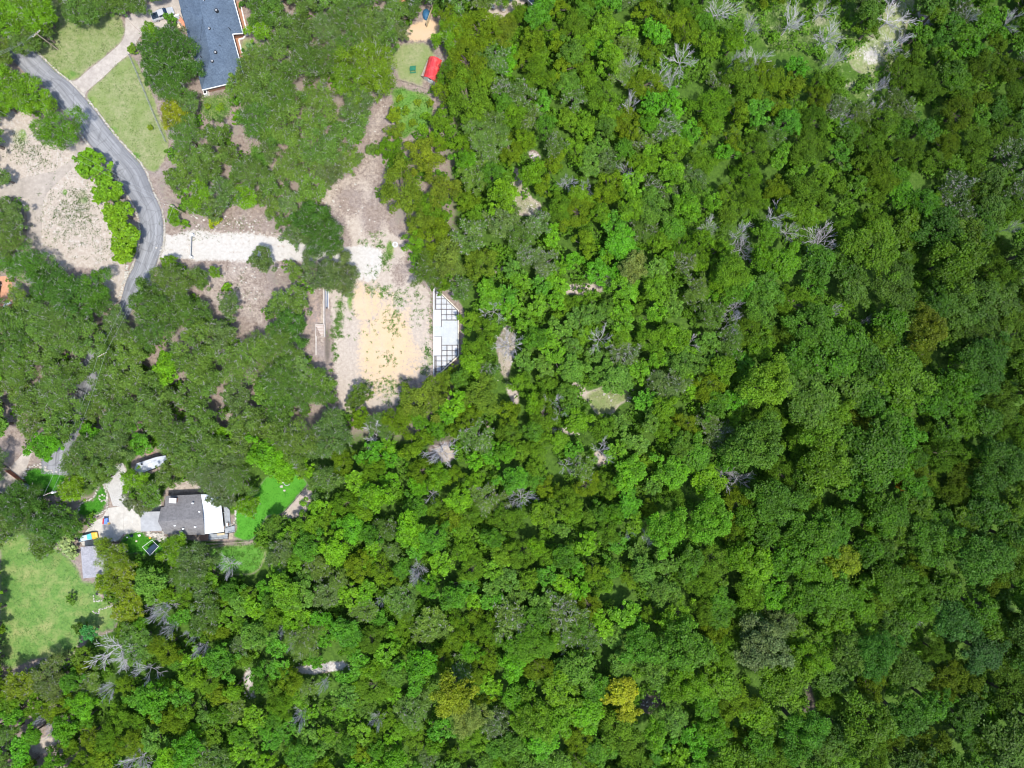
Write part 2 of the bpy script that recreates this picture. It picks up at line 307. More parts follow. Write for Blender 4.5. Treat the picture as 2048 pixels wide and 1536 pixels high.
# ------------------------------------------------------------------ picture-plane outlines of the open ground
POLY = {
 'lawn_a': [(78,20),(100,0),(135,-5),(160,35),(240,25),(250,62),(243,83),(210,112),(175,138),(155,158),(140,160),(118,150),(70,105)],
 'lawn_b': [(172,194),(180,178),(205,157),(235,127),(258,108),(276,128),(302,182),(320,232),(340,290),(335,310),(312,345),(290,338),(252,293),(215,250)],
 'yard': [(0,225),(55,222),(75,250),(80,285),(160,282),(185,330),(210,395),(228,460),(248,520),(256,565),(240,605),(222,612),(205,560),(195,540),(150,532),(130,545),(100,510),(60,490),(56,430),(40,400),(0,385)],
 'lawn_c': [(0,1065),(55,1050),(110,1092),(140,1115),(160,1140),(167,1162),(195,1165),(200,1190),(232,1215),(235,1262),(168,1268),(150,1312),(95,1318),(60,1322),(25,1342),(0,1330)],
 'lawn_d': [(46,952),(58,940),(78,936),(95,944),(135,952),(128,975),(112,990),(88,992),(62,982)],
 'lawn_e': [(152,1028),(163,1005),(188,1000),(196,980),(206,966),(214,985),(216,1005),(205,1020),(190,1030),(170,1034)],
 'lawn_f': [(238,1094),(242,1078),(256,1068),(281,1062),(292,1072),(322,1086),(330,1096),(305,1112),(270,1104),(250,1112)],
 'lawn_g': [(462,1072),(476,1060),(472,1040),(470,1020),(500,1002),(530,955),(560,945),(600,952),(618,966),(562,1030),(535,1030),(512,1075),(490,1082)],
 'lawn_h': [(415,1094),(470,1090),(515,1086),(535,1105),(520,1140),(500,1150),(440,1150),(418,1128)],
 'weeds': [(782,178),(800,172),(830,182),(862,190),(868,230),(855,270),(830,262),(805,285),(792,250),(786,210)],
 'shed_yard': [(768,110),(800,88),(828,82),(860,85),(875,110),(848,150),(850,178),(795,162),(790,130)],
 'house_lawn': [(479,80),(505,72),(516,92),(522,122),(508,134),(491,134)],
 'south_lawn': [(402,192),(462,186),(466,225),(440,248),(398,228)],
 'small_lawn': [(500,288),(530,300),(542,330),(524,342),(503,325)],
 'clearing': [(638,400),(660,368),(700,350),(742,372),(772,415),(780,460),(812,482),(818,545),(862,578),(866,748),(835,785),(775,822),(705,815),(672,835),(674,765),(654,722),(640,700),(636,650),(650,560),(692,552),(718,528),(705,495),(690,445)],
 'track': [(320,462),(345,470),(385,462),(450,466),(500,466),(560,476),(620,486),(690,494),(735,490),(768,500),(762,545),(745,568),(720,562),(715,532),(680,526),(620,520),(540,524),(450,522),(400,522),(345,516),(316,522)],
 'litter_n': [(372,462),(400,448),(480,420),(540,388),(560,420),(600,465),(690,490),(560,476),(440,466)],
 'litter_s': [(395,560),(430,530),(500,525),(530,560),(535,620),(520,680),(500,640),(440,620),(400,600)],
 'wall_bank': [(612,590),(648,590),(648,650),(628,650),(628,715),(600,690),(608,640)],
 'drive_mid': [(132,165),(152,155),(176,135),(210,108),(243,78),(252,40),(290,40),(284,72),(268,106),(240,132),(210,160),(178,186),(170,200)],
 'drive_top': [(250,35),(285,12),(330,-10),(365,-10),(368,30),(345,58),(300,60),(275,82),(258,70)],
 'drive_low': [(165,1090),(160,1078),(186,1042),(208,1034),(216,1016),(262,1010),(320,998),(322,1020),(281,1022),(283,1063),(254,1068),(238,1082),(236,1096)],
 'gravel_low': [(205,968),(226,932),(246,926),(258,960),(258,1000),(250,1014),(226,1012),(218,985)],
 'trailer': [(262,925),(300,900),(325,905),(328,935),(285,955),(266,945)],
 'behind_house': [(320,992),(345,965),(385,952),(402,968),(408,985),(330,990)],
 'patio_top': [(955,42),(972,30),(995,-5),(1070,-5),(1040,12),(1020,30),(1005,36)],
 'sandpit': [(805,62),(830,45),(858,38),(882,45),(875,72),(850,84),(820,82)],
 'lane_nw': [(700,352),(722,318),(732,280),(738,240),(755,205),(780,198),(772,230),(764,262),(760,300),(764,340),(758,372),(740,372)],
 'ledge_a': [(1025,330),(1042,342),(1062,398),(1086,408),(1072,430),(1032,432),(1020,380)],
 'ledge_b': [(992,680),(1010,655),(1024,645),(1032,680),(1022,730),(1014,765),(1000,740)],
 'ledge_c': [(1008,765),(1024,770),(1040,790),(1034,820),(1022,800)],
 'ledge_d': [(1168,788),(1200,776),(1262,772),(1272,788),(1242,808),(1215,838),(1192,826)],
 'ledge_e': [(1096,852),(1125,856),(1162,858),(1150,868),(1105,866)],
 'ledge_f': [(578,1336),(620,1330),(650,1326),(702,1322),(690,1336),(650,1346),(606,1348)],
 'ledge_g': [(484,1350),(500,1335),(508,1345),(504,1375),(516,1405),(496,1390)],
 'ledge_h': [(1690,90),(1745,70),(1775,-5),(1832,-5),(1812,62),(1798,110),(1775,148),(1745,155),(1705,140)],
 'scrub_ne': [(1440,-5),(1700,-5),(1720,60),(1690,150),(1640,140),(1600,110),(1540,110),(1500,60),(1450,40)], 'scrub_ne_b': [(1690,150),(1770,150),(1750,210),(1700,200)],
 'ledge_i': [(1828,18),(1850,22),(1868,52),(1850,58)],
 'ledge_j': [(1052,300),(1070,298),(1086,318),(1070,330)],
 'ledge_k': [(60,1485),(95,1470),(115,1485),(95,1510),(65,1505)],
 'ledge_l': [(862,895),(905,888),(905,920),(860,925)], 'ledge_m': [(1185,905),(1215,895),(1218,930),(1195,935)],
 'ledge_n': [(1120,575),(1150,568),(1195,570),(1215,582),(1180,588),(1130,586)],
 'ledge_o': [(1140,765),(1165,760),(1172,790),(1150,795)], 'ledge_p': [(955,845),(985,838),(980,855),(960,858)],
 'creek_a': [(1285,1385),(1310,1375),(1325,1400),(1300,1430),(1280,1420)],
 'creek_b': [(1594,1340),(1606,1338),(1622,1380),(1632,1420),(1605,1425),(1616,1390)],
 'fence_strip': [(562,1034),(612,972),(626,985),(612,1025),(578,1040)],
 'garden': [(488,5),(500,3),(505,60),(512,68),(498,70)], 'mulch_bed': [(470,0),(482,4),(497,68),(478,78),(492,134),(481,134),(466,70),(485,66)],
 'road': [(0,95),(20,85),(67,100),(120,152),(170,195),(212,252),(250,295),(287,337),(307,384),(322,421),(327,459),(325,491),(317,516),(302,556),(272,600),(240,609),(252,564),(267,534),(277,501),(281,476),(272,416),(250,380),(200,312),(170,277),(120,215),(87,172),(22,117)],
 'road_low': [(140,792),(168,760),(196,756),(186,780),(160,798)], 'road_end': [(88,935),(100,915),(118,902),(140,903),(138,948),(110,942)],
 'lane_west': [(0,990),(0,960),(30,925),(56,895),(66,900),(52,940),(30,975),(14,992)],
 'lot_west': [(0,826),(40,828),(50,850),(45,890),(20,905),(0,900)],
 'terracotta': [(0,553),(12,552),(24,566),(28,600),(20,630),(0,630)],
 'fence_band': [(255,105),(270,112),(340,285),(326,290)],
 'house_blue': [(340,-60),(362,18),(358,22),(372,58),(404,190),(492,166),(482,130),(466,70),(488,68),(455,-60)],
 'house_low': [(280,1022),(330,1012),(330,990),(440,985),(450,1010),(472,1050),(470,1080),(400,1082),(330,1074),(282,1064)],
 'shed_low': [(160,1092),(182,1092),(188,1156),(166,1158)], 'shed_red': [(838,112),(885,118),(876,170),(842,158)],
 'swing': [(284,1092),(304,1078),(318,1092),(300,1112)], 'deck': [(864,572),(876,572),(920,618),(922,714),(878,754),(864,754)],
}
def inside(P, x, y):
    x = np.asarray(x, float); y = np.asarray(y, float); r = np.zeros(x.shape, bool); n = len(P)
    for i in range(n):
        x0, y0 = P[i]; x1, y1 = P[(i + 1) % n]
        if y0 == y1: continue
        c = ((y0 > y) != (y1 > y)) & (x < (x1 - x0) * (y - y0) / (y1 - y0) + x0); r ^= c
    return r
# clearness raster in picture pixels (4 px cells) used for planting
cu, cv = np.meshgrid(np.arange(-200, 2250, 4), np.arange(-200, 1740, 4))
CLEAR = np.zeros(cu.shape, bool); HARD = np.zeros(cu.shape, bool)
for k, p in POLY.items():
    q = inside(p, cu, cv); CLEAR |= q
    if not k.startswith(('ledge', 'scrub')): HARD |= q
def is_clear(u, v):
    i = int((v + 200) // 4); j = int((u + 200) // 4)
    return CLEAR[i, j] if 0 <= i < CLEAR.shape[0] and 0 <= j < CLEAR.shape[1] else False

# ------------------------------------------------------------------ the ground sheet with its soil, grass and rock cover
def axis(lo, hi, step, far):
    a = list(np.arange(lo, hi + 1e-6, step)); d = step; l = [lo]; r = [hi]
    while l[-1] > -far: d *= 1.5; l.append(l[-1] - d); r.append(r[-1] + d)
    return np.array(l[:0:-1] + a + r[1:])
gx = axis(-150, 150, .5, 2500); gy = axis(-114, 114, .5, 2500)
GX, GY = np.meshgrid(gx, gy); GZ = terrain(GX, GY)
KK = CAM_H / (CAM_H - GZ); GU = GX * 8 * KK + 1024; GV = 768 - GY * 8 * KK
def blur(a, n):
    for _ in range(n):
        a = (a + np.roll(a, 1, 0) + np.roll(a, -1, 0)) / 3; a = (a + np.roll(a, 1, 1) + np.roll(a, -1, 1)) / 3
    return a
def wmap(names, n=3, val=1.0):
    a = np.zeros(GX.shape)
    for k in names:
        vv = val
        if isinstance(k, tuple): k, vv = k
        a = np.maximum(a, inside(POLY[k], GU, GV) * vv)
    return blur(a, n)
def spots(lst):
    a = np.zeros(GX.shape)
    for (u, v, ru, rv, s) in lst: a = np.maximum(a, s * np.clip(1.4 - np.sqrt(((GU - u) / ru) ** 2 + ((GV - v) / rv) ** 2), 0, 1))
    return a
WT = {}
open_ = np.zeros(GX.shape)
for k in POLY:
  if not k.startswith('scrub'): open_ = np.maximum(open_, inside(POLY[k], GU, GV))
WT['w_herb'] = np.clip(.95 * np.maximum(smooth(880, 980, GU), smooth(840, 960, GV) * smooth(120, 260, GU)) + .35 - 1.6 * blur(open_, 4) + ((GU < -40) | (GU > 2090) | (GV < -40) | (GV > 1580)) * .9, 0, 1)
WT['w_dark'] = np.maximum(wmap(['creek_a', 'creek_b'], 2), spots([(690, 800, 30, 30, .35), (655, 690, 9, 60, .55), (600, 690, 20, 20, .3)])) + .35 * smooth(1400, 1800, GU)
WT['w_tan'] = np.maximum(wmap([('yard', 1.0), ('clearing', .75), ('track', .8), ('shed_yard', .25), ('lane_nw', .45), ('litter_n', .35), ('litter_s', .45), 'ledge_a', 'ledge_b', 'ledge_c', 'ledge_d', 'ledge_e', 'ledge_k', 'ledge_n', 'ledge_o', 'ledge_p', 'fence_strip', ('gravel_low', .9), ('behind_house', .6), ('trailer', .5), 'patio_top', 'lane_west', 'ledge_l', 'ledge_m'], 3), spots([(370, 1330, 12, 12, .6), (1000, 540, 16, 10, .7)]))
WT['w_dry'] = np.maximum(wmap([('lawn_a', .95), ('lawn_b', .95), ('house_lawn', .8), ('south_lawn', .55), ('shed_yard', .72), ('ledge_a', .5), ('ledge_d', .75), ('ledge_h', .8), ('scrub_ne', .42), ('scrub_ne_b', .4), ('lawn_c', .6), ('ledge_b', .35)], 3), spots([(165, 395, 18, 25, .5), (40, 275, 25, 28, .5), (690, 830, 25, 14, .7), (1150, 785, 20, 14, .5), (615, 850, 30, 14, .4)]))
WT['w_grass'] = np.maximum(wmap([('south_lawn', .6), ('lawn_c', .72), ('weeds', .9), ('lawn_h', .9), ('small_lawn', 1)], 3), spots([(135, 150, 25, 12, .85), (185, 205, 12, 14, .9), (225, 262, 14, 12, .8), (270, 312, 14, 10, .8), (30, 1280, 35, 30, .9), (90, 1150, 60, 50, .45), (45, 270, 9, 14, .9), (170, 400, 12, 10, .6), (130, 385, 6, 9, .8), (170, 1220, 40, 40, .7), (700, 600, 7, 30, .7), (780, 500, 10, 25, .7), (760, 590, 8, 8, .8), (790, 770, 30, 12, .45), (860, 720, 10, 20, .5), (838, 130, 12, 24, .4)]))
WT['w_lush'] = wmap([('weeds', .45), ('small_lawn', .5), ('lawn_h', .55), ('lawn_d', .9), ('lawn_e', .75), ('lawn_f', .95), ('lawn_g', .95)], 2)
WT['w_red'] = np.maximum(wmap([('mulch_bed', 1), ('wall_bank', .36), ('terracotta', .8)], 1), spots([(415, 200, 30, 12, .3), (300, 905, 14, 10, .5), (860, 650, 3, 60, .5), (955, 590, 8, 30, .4), (375, 155, 10, 20, .5)]))
WT['w_sand'] = np.maximum(spots([(770, 690, 80, 110, .78), (735, 610, 42, 60, .7), (810, 720, 52, 60, .55), (740, 780, 50, 34, .5), (820, 650, 44, 70, .5)]), wmap([('sandpit', .9), ('lane_nw', .15)], 2))
WT['w_chalk'] = np.maximum(wmap([('track', .92), ('ledge_f', .85), ('ledge_g', .8), ('ledge_h', .34), ('ledge_i', .5), ('ledge_j', .8), ('ledge_c', .4), ('ledge_e', .4), ('yard', .32), ('gravel_low', .55)], 3), spots([(745, 515, 25, 20, .6), (290, 905, 40, 12, .25), (390, 960, 12, 10, .4), (1745, 112, 26, 26, .62), (1060, 425, 10, 14, .5)]))
def seg_dist(P):
    d = np.full(GX.shape, 1e9)
    for (a, b_) in zip(P, P[1:]):
        vx, vy = b_[0] - a[0], b_[1] - a[1]; t = np.clip(((GU - a[0]) * vx + (GV - a[1]) * vy) / (vx * vx + vy * vy), 0, 1); d = np.minimum(d, np.hypot(GU - a[0] - t * vx, GV - a[1] - t * vy))
    return d
rut = np.exp(-((seg_dist([(322, 492), (450, 495), (560, 499), (640, 508), (715, 512), (736, 540), (735, 620), (760, 700)]) - 7.5) / 3.2) ** 2)
WT['w_chalk'] = WT['w_chalk'] - .34 * rut * (WT['w_chalk'] > .1); WT['w_sand'] = WT['w_sand'] - .22 * rut
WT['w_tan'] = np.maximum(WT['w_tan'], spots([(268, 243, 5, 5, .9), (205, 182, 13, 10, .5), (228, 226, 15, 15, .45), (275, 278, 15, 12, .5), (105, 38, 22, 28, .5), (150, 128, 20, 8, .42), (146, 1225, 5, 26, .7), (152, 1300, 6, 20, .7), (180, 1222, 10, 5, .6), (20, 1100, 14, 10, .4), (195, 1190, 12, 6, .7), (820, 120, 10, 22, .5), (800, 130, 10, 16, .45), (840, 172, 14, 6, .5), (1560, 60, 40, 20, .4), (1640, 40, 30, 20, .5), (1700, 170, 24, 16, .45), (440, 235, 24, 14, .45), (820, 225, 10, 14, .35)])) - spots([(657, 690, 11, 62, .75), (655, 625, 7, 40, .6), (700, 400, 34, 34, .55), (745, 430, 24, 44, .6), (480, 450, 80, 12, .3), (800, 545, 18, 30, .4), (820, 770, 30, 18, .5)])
WT['w_sand'] = WT['w_sand'] - spots([(682, 690, 34, 84, .5), (800, 610, 14, 14, .3), (835, 640, 14, 40, .3)])
def grid_obj(name, keep=None, dz=0.0, jit=None):
    ny, nx = GX.shape; idx = np.arange(ny * nx).reshape(ny, nx)
    Fq = np.stack([idx[:-1, :-1], idx[:-1, 1:], idx[1:, 1:], idx[1:, :-1]], -1)
    if keep is not None:
        Fq = Fq[keep[:-1, :-1] & keep[1:, 1:] & keep[:-1, 1:] & keep[1:, :-1]]
    Fq = Fq.reshape(-1, 4)
    if len(Fq) == 0: return None
    used, inv = np.unique(Fq, return_inverse=True); Fq = inv.reshape(-1, 4)
    V = np.stack([GX.ravel(), GY.ravel(), GZ.ravel() + dz], -1)[used]
    at = {k: ('POINT', w.ravel()[used]) for k, w in WT.items()}
    me = np_mesh(name, V, Fq, M['ground'], at); o = bpy.data.objects.new(name, me); COL.objects.link(o)
    me.polygons.foreach_set('use_smooth', [True] * len(me.polygons)); return o
tag(grid_obj('ground'), 'wooded limestone hillside ground sloping down to the right', 'ground', kind='structure')
for si, (nm, keys, lab) in enumerate((('lawn', ['lawn_a'], 'dry patchy lawn above the concrete driveway by the road'), ('lawn', ['lawn_b'], 'dry green lawn between the road bend and the wire fence'),
                      ('lawn', ['lawn_c'], 'large pale green lawn at the lower left edge'), ('lawn', ['lawn_d'], 'bright green lawn beside the rusty gate'),
                      ('lawn', ['lawn_e'], 'bright green garden lawn ringed by stone edging'), ('lawn', ['lawn_f'], 'bright green play lawn below the concrete forecourt'),
                      ('lawn', ['lawn_g'], 'vivid green fenced lawn right of the grey house'), ('lawn', ['lawn_h'], 'bright green rough grass below the grey house'),
                      ('lawn', ['house_lawn'], 'small yellowish lawn right of the blue roof'), ('lawn', ['weeds'], 'weedy green patch below the red shed'),
                      ('sandy_yard', ['yard'], 'sandy bare yard left of the road bend'), ('clearing', ['clearing'], 'sandy cleared building pad left of the white slabs'),
                      ('gravel_track', ['track'], 'white crushed limestone track from road to clearing'))):
    k = np.zeros(GX.shape, bool)
    for q in keys: k |= inside(POLY[q], GU, GV)
    k &= (np.abs(GX) < 150) & (np.abs(GY) < 114)
    o = grid_obj(nm, k, .008 + .0015 * si)
    if o: tag(o, lab, 'lawn' if nm == 'lawn' else 'ground', kind='structure')

# ------------------------------------------------------------------ road, driveways and other paving
def catmull(P, k=8):
    P = [P[0]] + list(P) + [P[-1]]; out = []
    for i in range(1, len(P) - 2):
        for j in range(k):
            t = j / k; a, b_, c, d = (np.array(P[i + q], float) for q in (-1, 0, 1, 2))
            out.append(.5 * ((2 * b_) + (c - a) * t + (2 * a - 5 * b_ + 4 * c - d) * t * t + (3 * b_ - a - 3 * c + d) * t ** 3))
    out.append(np.array(P[-2], float)); return out
RL = [(-90,15),(-40,58),(0,95),(22,117),(55,150),(87,172),(120,215),(150,245),(170,277),(200,312),(230,347),(252,384),(272,416),(281,451),(281,476),(277,501),(267,534),(252,564),(238,609),(205,660),(170,715),(142,765),(112,840),(86,900),(82,948)]
RR = [(-60,-25),(-10,45),(24,72),(67,100),(110,142),(140,165),(170,197),(196,228),(224,265),(256,302),(286,336),(306,384),(322,421),(327,459),(325,491),(317,516),(302,556),(286,582),(268,612),(244,665),(218,715),(194,762),(168,840),(144,900),(138,950)]
def ribbon(name, L, R, mat, z, crown=0.0, cols=9):
    V = []; A = []; B = []
    for i, (a, b_) in enumerate(zip(L, R)):
        for j in range(cols):
            t = j / (cols - 1); u, v = a * (1 - t) + b_ * t; x, y, _ = W(u, v, 0)
            V.append((x, y, z + crown * (1 - (2 * t - 1) ** 2))); A.append(t); B.append(i * .8)
    F = [(i * cols + j, (i + 1) * cols + j, (i + 1) * cols + j + 1, i * cols + j + 1) for i in range(len(L) - 1) for j in range(cols - 1)]
    F = [f[::-1] for f in F]
    me = np_mesh(name, V, F, mat, {'across': ('POINT', A), 'along': ('POINT', B)}); o = bpy.data.objects.new(name, me); COL.objects.link(o)
    return o
cl, cr = catmull(RL), catmull(RR)
tag(ribbon('road', cl, cr, M['asphalt'], .05, .05), 'worn grey asphalt lane curving down the left side', 'road', kind='structure')
def offset(line, d):
    out = []
    for i, p in enumerate(line):
        t = line[min(i + 1, len(line) - 1)] - line[max(i - 1, 0)]; t = t / (np.linalg.norm(t) + 1e-9); out.append(p + np.array([-t[1], t[0]]) * d)
    return out
def edging(side, line, sgn, lab, i0, i1):
    root = thing('road_edging', lab, 'kerb', W(*line[(i0 + i1) // 2], 0)); mb = MB(); r = random.Random(side)
    for i in range(i0, i1):
        for k in range(3):
            p = line[i] + (line[i + 1] - line[i]) * (k / 3); t = line[i + 1] - line[i]; t = t / np.linalg.norm(t); nrm = np.array([-t[1], t[0]]) * sgn
            q = p + nrm * r.uniform(1.4, 3.4); x, y, _ = W(q[0], q[1], 0)
            if r.random() < .85: mb.rock((x, y, .05), r.uniform(.16, .34), r.random())
    o = mb.build('limestone_rubble', M['kerb'], root); o['kind'] = 'stuff'
edging(1, cr, -1, 'broken limestone edging along the inner side of the bend', 24, len(cr) - 60)
edging(2, cl, 1, 'broken limestone edging along the outer side of the bend', 60, len(cl) - 56)
def paving(name, poly, z, mat, lab, cat='paving'):
    mb = MB(); mb.prism([W(u, v, 0)[:2] for u, v in poly], -.05, z); o = mb.build(name, mat); return tag(o, lab, cat, kind='structure')
def slabs(name, lab, polys, z, mat, cat='driveway'):
    root = thing(name, lab, cat, W(*polys[0][0], 0)); root['kind'] = 'structure'
    for p in polys: MB().prism([W(u, v, 0)[:2] for u, v in p], -.05, z).build('concrete_slab', mat, root)
    return root
def cut_strip(L, R, n):
    L = catmull(L, 12); R = catmull(R, 12); m = len(L) - 1; out = []
    for i in range(n):
        a = i * m // n; b_ = (i + 1) * m // n; g = .35
        l = [tuple(p) for p in L[a:b_ + 1]]; r = [tuple(p) for p in R[a:b_ + 1]]
        l[0] = tuple(np.array(l[0]) + (np.array(l[1]) - l[0]) * .06); r[0] = tuple(np.array(r[0]) + (np.array(r[1]) - r[0]) * .06)
        out.append(l + r[::-1])
    return out
slabs('driveway', 'pale concrete driveway climbing from the road to the blue-roofed house',
      cut_strip([(136,161),(152,161),(176,141),(210,114),(243,84),(250,64),(251,36)], [(170,196),(175,182),(206,155),(236,126),(262,104),(276,80),(284,68)], 9) +
      [[(251.5,36),(268,22),(300,8),(308,59),(284.5,67.5)], [(300.5,8),(330,-10),(366,-10),(371,30),(352,52),(308.5,58.5)]], .045, M['drive'])
slabs('walk', 'old tan concrete drive across the sandy yard', [[(0,378),(50,354),(100,344),(106,345),(119,361),(94,386),(54,398),(34,392),(0,396)],
      [(106.5,344.5),(146,317),(158,286),(180,283),(178,302),(150,331),(119.5,360.5)], [(54.5,398.5),(94,386.5),(86,409),(84,440),(54,440)], [(54,440.5),(84,440.5),(82,496),(54,494)]], .04, M['drive_old'])
slabs('forecourt', 'pale concrete forecourt left of the grey house', [[(216,1016),(248,1012),(247,1068),(238,1080),(218,1040)], [(248.4,1012),(283,1008),(284,1064),(256,1068),(247.4,1068)],
      [(283.4,1008),(322,999),(324,1024),(283.6,1024)], [(215.6,1016.5),(217.6,1040),(237.6,1080),(210,1092),(192,1068),(186,1044),(206,1034)], [(185.6,1044.5),(191.6,1068),(209.6,1092.5),(165,1091),(160,1078)]], .045, M['pale_conc'])
paving('lane', POLY['lane_west'], .04, M['drive'], 'pale concrete lane passing through the rusty gate', 'lane')
paving('gravel_drive', POLY['gravel_low'], .03, M['gravel'], 'white gravel strip under oaks above the forecourt', 'gravel')
paving('patio', POLY['patio_top'], .05, M['patio'], 'tan stone patio with a round fire pit', 'patio')
paving('terrace', POLY['terracotta'], .05, M['terracotta'], 'terracotta terrace at the left picture edge', 'terrace')

# ------------------------------------------------------------------ buildings
def P3(lst): return [W(u, v, z) for u, v, z in lst]
def roof_part(root, faces, mat, t=.16, name='roof'):
    mb = MB()
    for f in faces: mb.slab(P3(f), t)
    return mb.build(name, mat, root)
def bar(mb, a, b_, w, h, up=0.0):            # rectangular bar between two 3-D points, top edge at the points + up
    a = Vector(a); b_ = Vector(b_); d = b_ - a; n = Vector((-d.y, d.x, 0)).normalized() * (w / 2)
    vs = []
    for dz in (up - h, up):
        for p, s in ((a, -1), (b_, -1), (b_, 1), (a, 1)): vs.append((p.x + n.x * s, p.y + n.y * s, p.z + dz))
    mb.add(vs, [(3, 2, 1, 0), (4, 5, 6, 7), (0, 1, 5, 4), (1, 2, 6, 5), (2, 3, 7, 6), (3, 0, 4, 7)]); return mb
def inset(poly, d):
    c = np.mean(np.array(poly), 0); out = []
    for p in poly:
        v = np.array(p) - c; L = np.linalg.norm(v); out.append(tuple(c + v * (L - d) / L))
    return out
# blue-grey hipped house at the top left
hb = thing('house', 'long house with blue-grey hipped shingle roof beside the driveway', 'house', W(430, 80, 0))
ZE, ZR = 3.0, 5.4
E_, D_, B_, C_ = (404,180,ZE), (490,160,ZE), (465,68,ZE), (486,66.5,ZE)
R0, R1, A_ = (387,-60,ZR), (421,114,ZR), (403,22,ZR)
rf = roof_part(hb, [[R0, A_, C_, (451,-60,ZE)], [A_, B_, C_], [A_, R1, D_, B_], [R1, E_, D_], [R0, (341,-60,ZE), E_, R1]], M['blue_roof'])
roof_part(hb, [[(362,17,3.9), (405,36,ZR + .05), (400,82,4.55), (373,58,3.0), (361,22,3.0)], [(362,17,3.9), (371,13,3.55), (398,8,ZR - .4), (405,36,ZR + .05)]], M['blue_roof'], name='entry_roof')
ew = [W(u, v, ZE)[:2] for u, v in ((341,-60),(404,180),(490,160),(466,70),(486,66),(451,-60))]
c0 = np.mean(np.array(ew), 0); inw = []
for (u, v) in ((347,-58),(408,174),(484,156),(460,64),(480,61),(446,-58)): inw.append(W(u, v, ZE)[:2])
MB().prism(inw, -.2, 2.82).build('wall', M['brick'], hb)
mb = MB()
for a, b_ in ((C_, (468,0,ZE)), ((468,0,ZE), (451,-60,ZE)), (C_, B_), (B_, D_), (D_, E_)): bar(mb, W(*a), W(*b_), .2, .2, .03)
mb.build('gutter', M['white'], hb)
for (u, v) in ((407,1),(433,21),(418.6,57.6),(431.3,105),(425,122.5)):
    x, y, z = W(u, v, 4.9); m_ = MB(); m_.disc((x, y, 4.5), .42, .62, 16); vt = m_.build('roof_vent', M['black'], hb)
    MB().disc((x, y, 5.125), .22, .04, 12).build('vent_cap', M['grey_metal'], vt)
for (u, v) in ((428,90.3),(440,91),(427,59),(458,56),(432,126.6),(401.5,113)):
    x, y, z = W(u, v, 4.6); MB().tube((x, y, 3.6), (x, y, 4.85), .09, n=8).build('vent_pipe', M['black'], hb)
win = MB()
for (u, v) in ((420,171),(440,166),(462,161)):
    x, y, z = W(u, v + 1.4, 1.6); MB().box((x, y - .16, 1.6), (1.3, .1, 1.2), .235).build('window', M['glass'], hb)
an = thing('brick_planter', 'orange terracotta brick entry wall with pillar left of the blue roof', 'wall', W(364, 48, 0))
b1 = MB(); bar(b1, W(357,35,1.6), W(371,52,1.6), .9, 1.8); b1.build('wall', M['red_brick'], an)
b1 = MB(); b1.box((*W(355.5,36,1.1)[:2], .75), (1.3, 1.3, 1.7), .3); b1.build('pillar', M['white'], an); MB().box((*W(355,35.5,1.6)[:2], 1.65), (1.0, 1.0, .1), .3).build('pillar_cap', M['grey_metal'], an)
b1 = MB(); b1.slab(P3([(349,53,1.0),(357,46,1.2),(362,54,1.1),(354,60,.9)]), .9); b1.build('plinth', M['tan_wood'], an)
gb = thing('garden_border', 'thin white concrete edging around red mulch right of the blue roof', 'edging', W(485, 70, 0))
pts = [(480,4),(484,22),(489,44),(495.5,69.5),(489,71),(487,76),(482,77),(477,78.5),(482,98),(487,116),(492.5,134)]
for a, b_ in zip(pts, pts[1:]): m_ = MB(); bar(m_, W(*a, .28), W(*b_, .28), .26, .3); m_.build('edging_stone', M['white'], gb)
for u, v, lab in ((456.5, 177.5, 'grey air conditioner with dark fan on its pad'), (410.5, 185, 'white utility box by the corner of the blue roof')):
    x, y, z = W(u, v, .8); t = thing('air_conditioner', lab, 'appliance', (x, y, 0)); MB().box((x, y, .5), (.95, .95, .9), .23).build('case', M['grey_metal'] if u > 420 else M['white'], t, bevel=.05)
    MB().disc((x, y, .955), .34, .03, 16).build('fan_grille', M['black'], t); MB().box((x, y, .03), (1.5, 1.5, .06), .23).build('pad', M['drive'], t)
# grey house with white porch roof at the lower left
hg = thing('house', 'grey shingled gable house with a bright white metal porch roof', 'house', W(370, 1035, 0))
ze, zr = 3.0, 4.7
rl, rr_ = (316,1043.5,zr), (406,1036,zr)
roof_part(hg, [[(329,1013.5,ze+.55), (331,992,ze), (402,988.5,ze), rr_, rl, (322,1014.5,ze+.5)], [rl, rr_, (409.5,1070,ze), (329.5,1068.5,ze)]], M['grey_roof'])
inw = [W(u, v, ze)[:2] for u, v in ((335,995),(400,992),(406,1066),(333,1065),(324,1043),(327,1018),(333,1017))]
MB().prism(inw, -.2, 2.75).build('wall', M['cream_wall'], hg)
x_, y_, _ = W(321,1043.5,3.6)
gw = MB(); g0, g1, g2 = W(328,1016,3.1), W(320.5,1043,4.35), W(332,1066,2.95); gw.add([(g0[0]+.3,g0[1],2.6),(g1[0]+.3,g1[1],2.6),(g2[0]+.3,g2[1],2.6),(g0[0]+.3,g0[1],3.1),(g1[0]+.3,g1[1],4.4),(g2[0]+.3,g2[1],2.85)], [(0,1,4,3),(1,2,5,4),(3,4,1,0),(4,5,2,1)]); gw.build('gable_end', M['cream_wall'], hg)
fl = MB(); fl.slab(P3([(280.5,1024,2.5),(321.5,1023,2.75),(323.5,1061.5,2.75),(281.8,1063,2.5)]), .14); cpt = fl.build('carport_roof', M['grey_metal'], hg)
for k in range(9):
    t = k / 8; m_ = MB(); a = np.array((280.5,1024)) * (1 - t) + np.array((281.8,1063)) * t; b2 = np.array((321.5,1023)) * (1 - t) + np.array((323.5,1061.5)) * t
    bar(m_, W(a[0], a[1], 2.53), W(b2[0], b2[1], 2.78), .05, .06); m_.build('seam', M['grey_metal'], cpt)
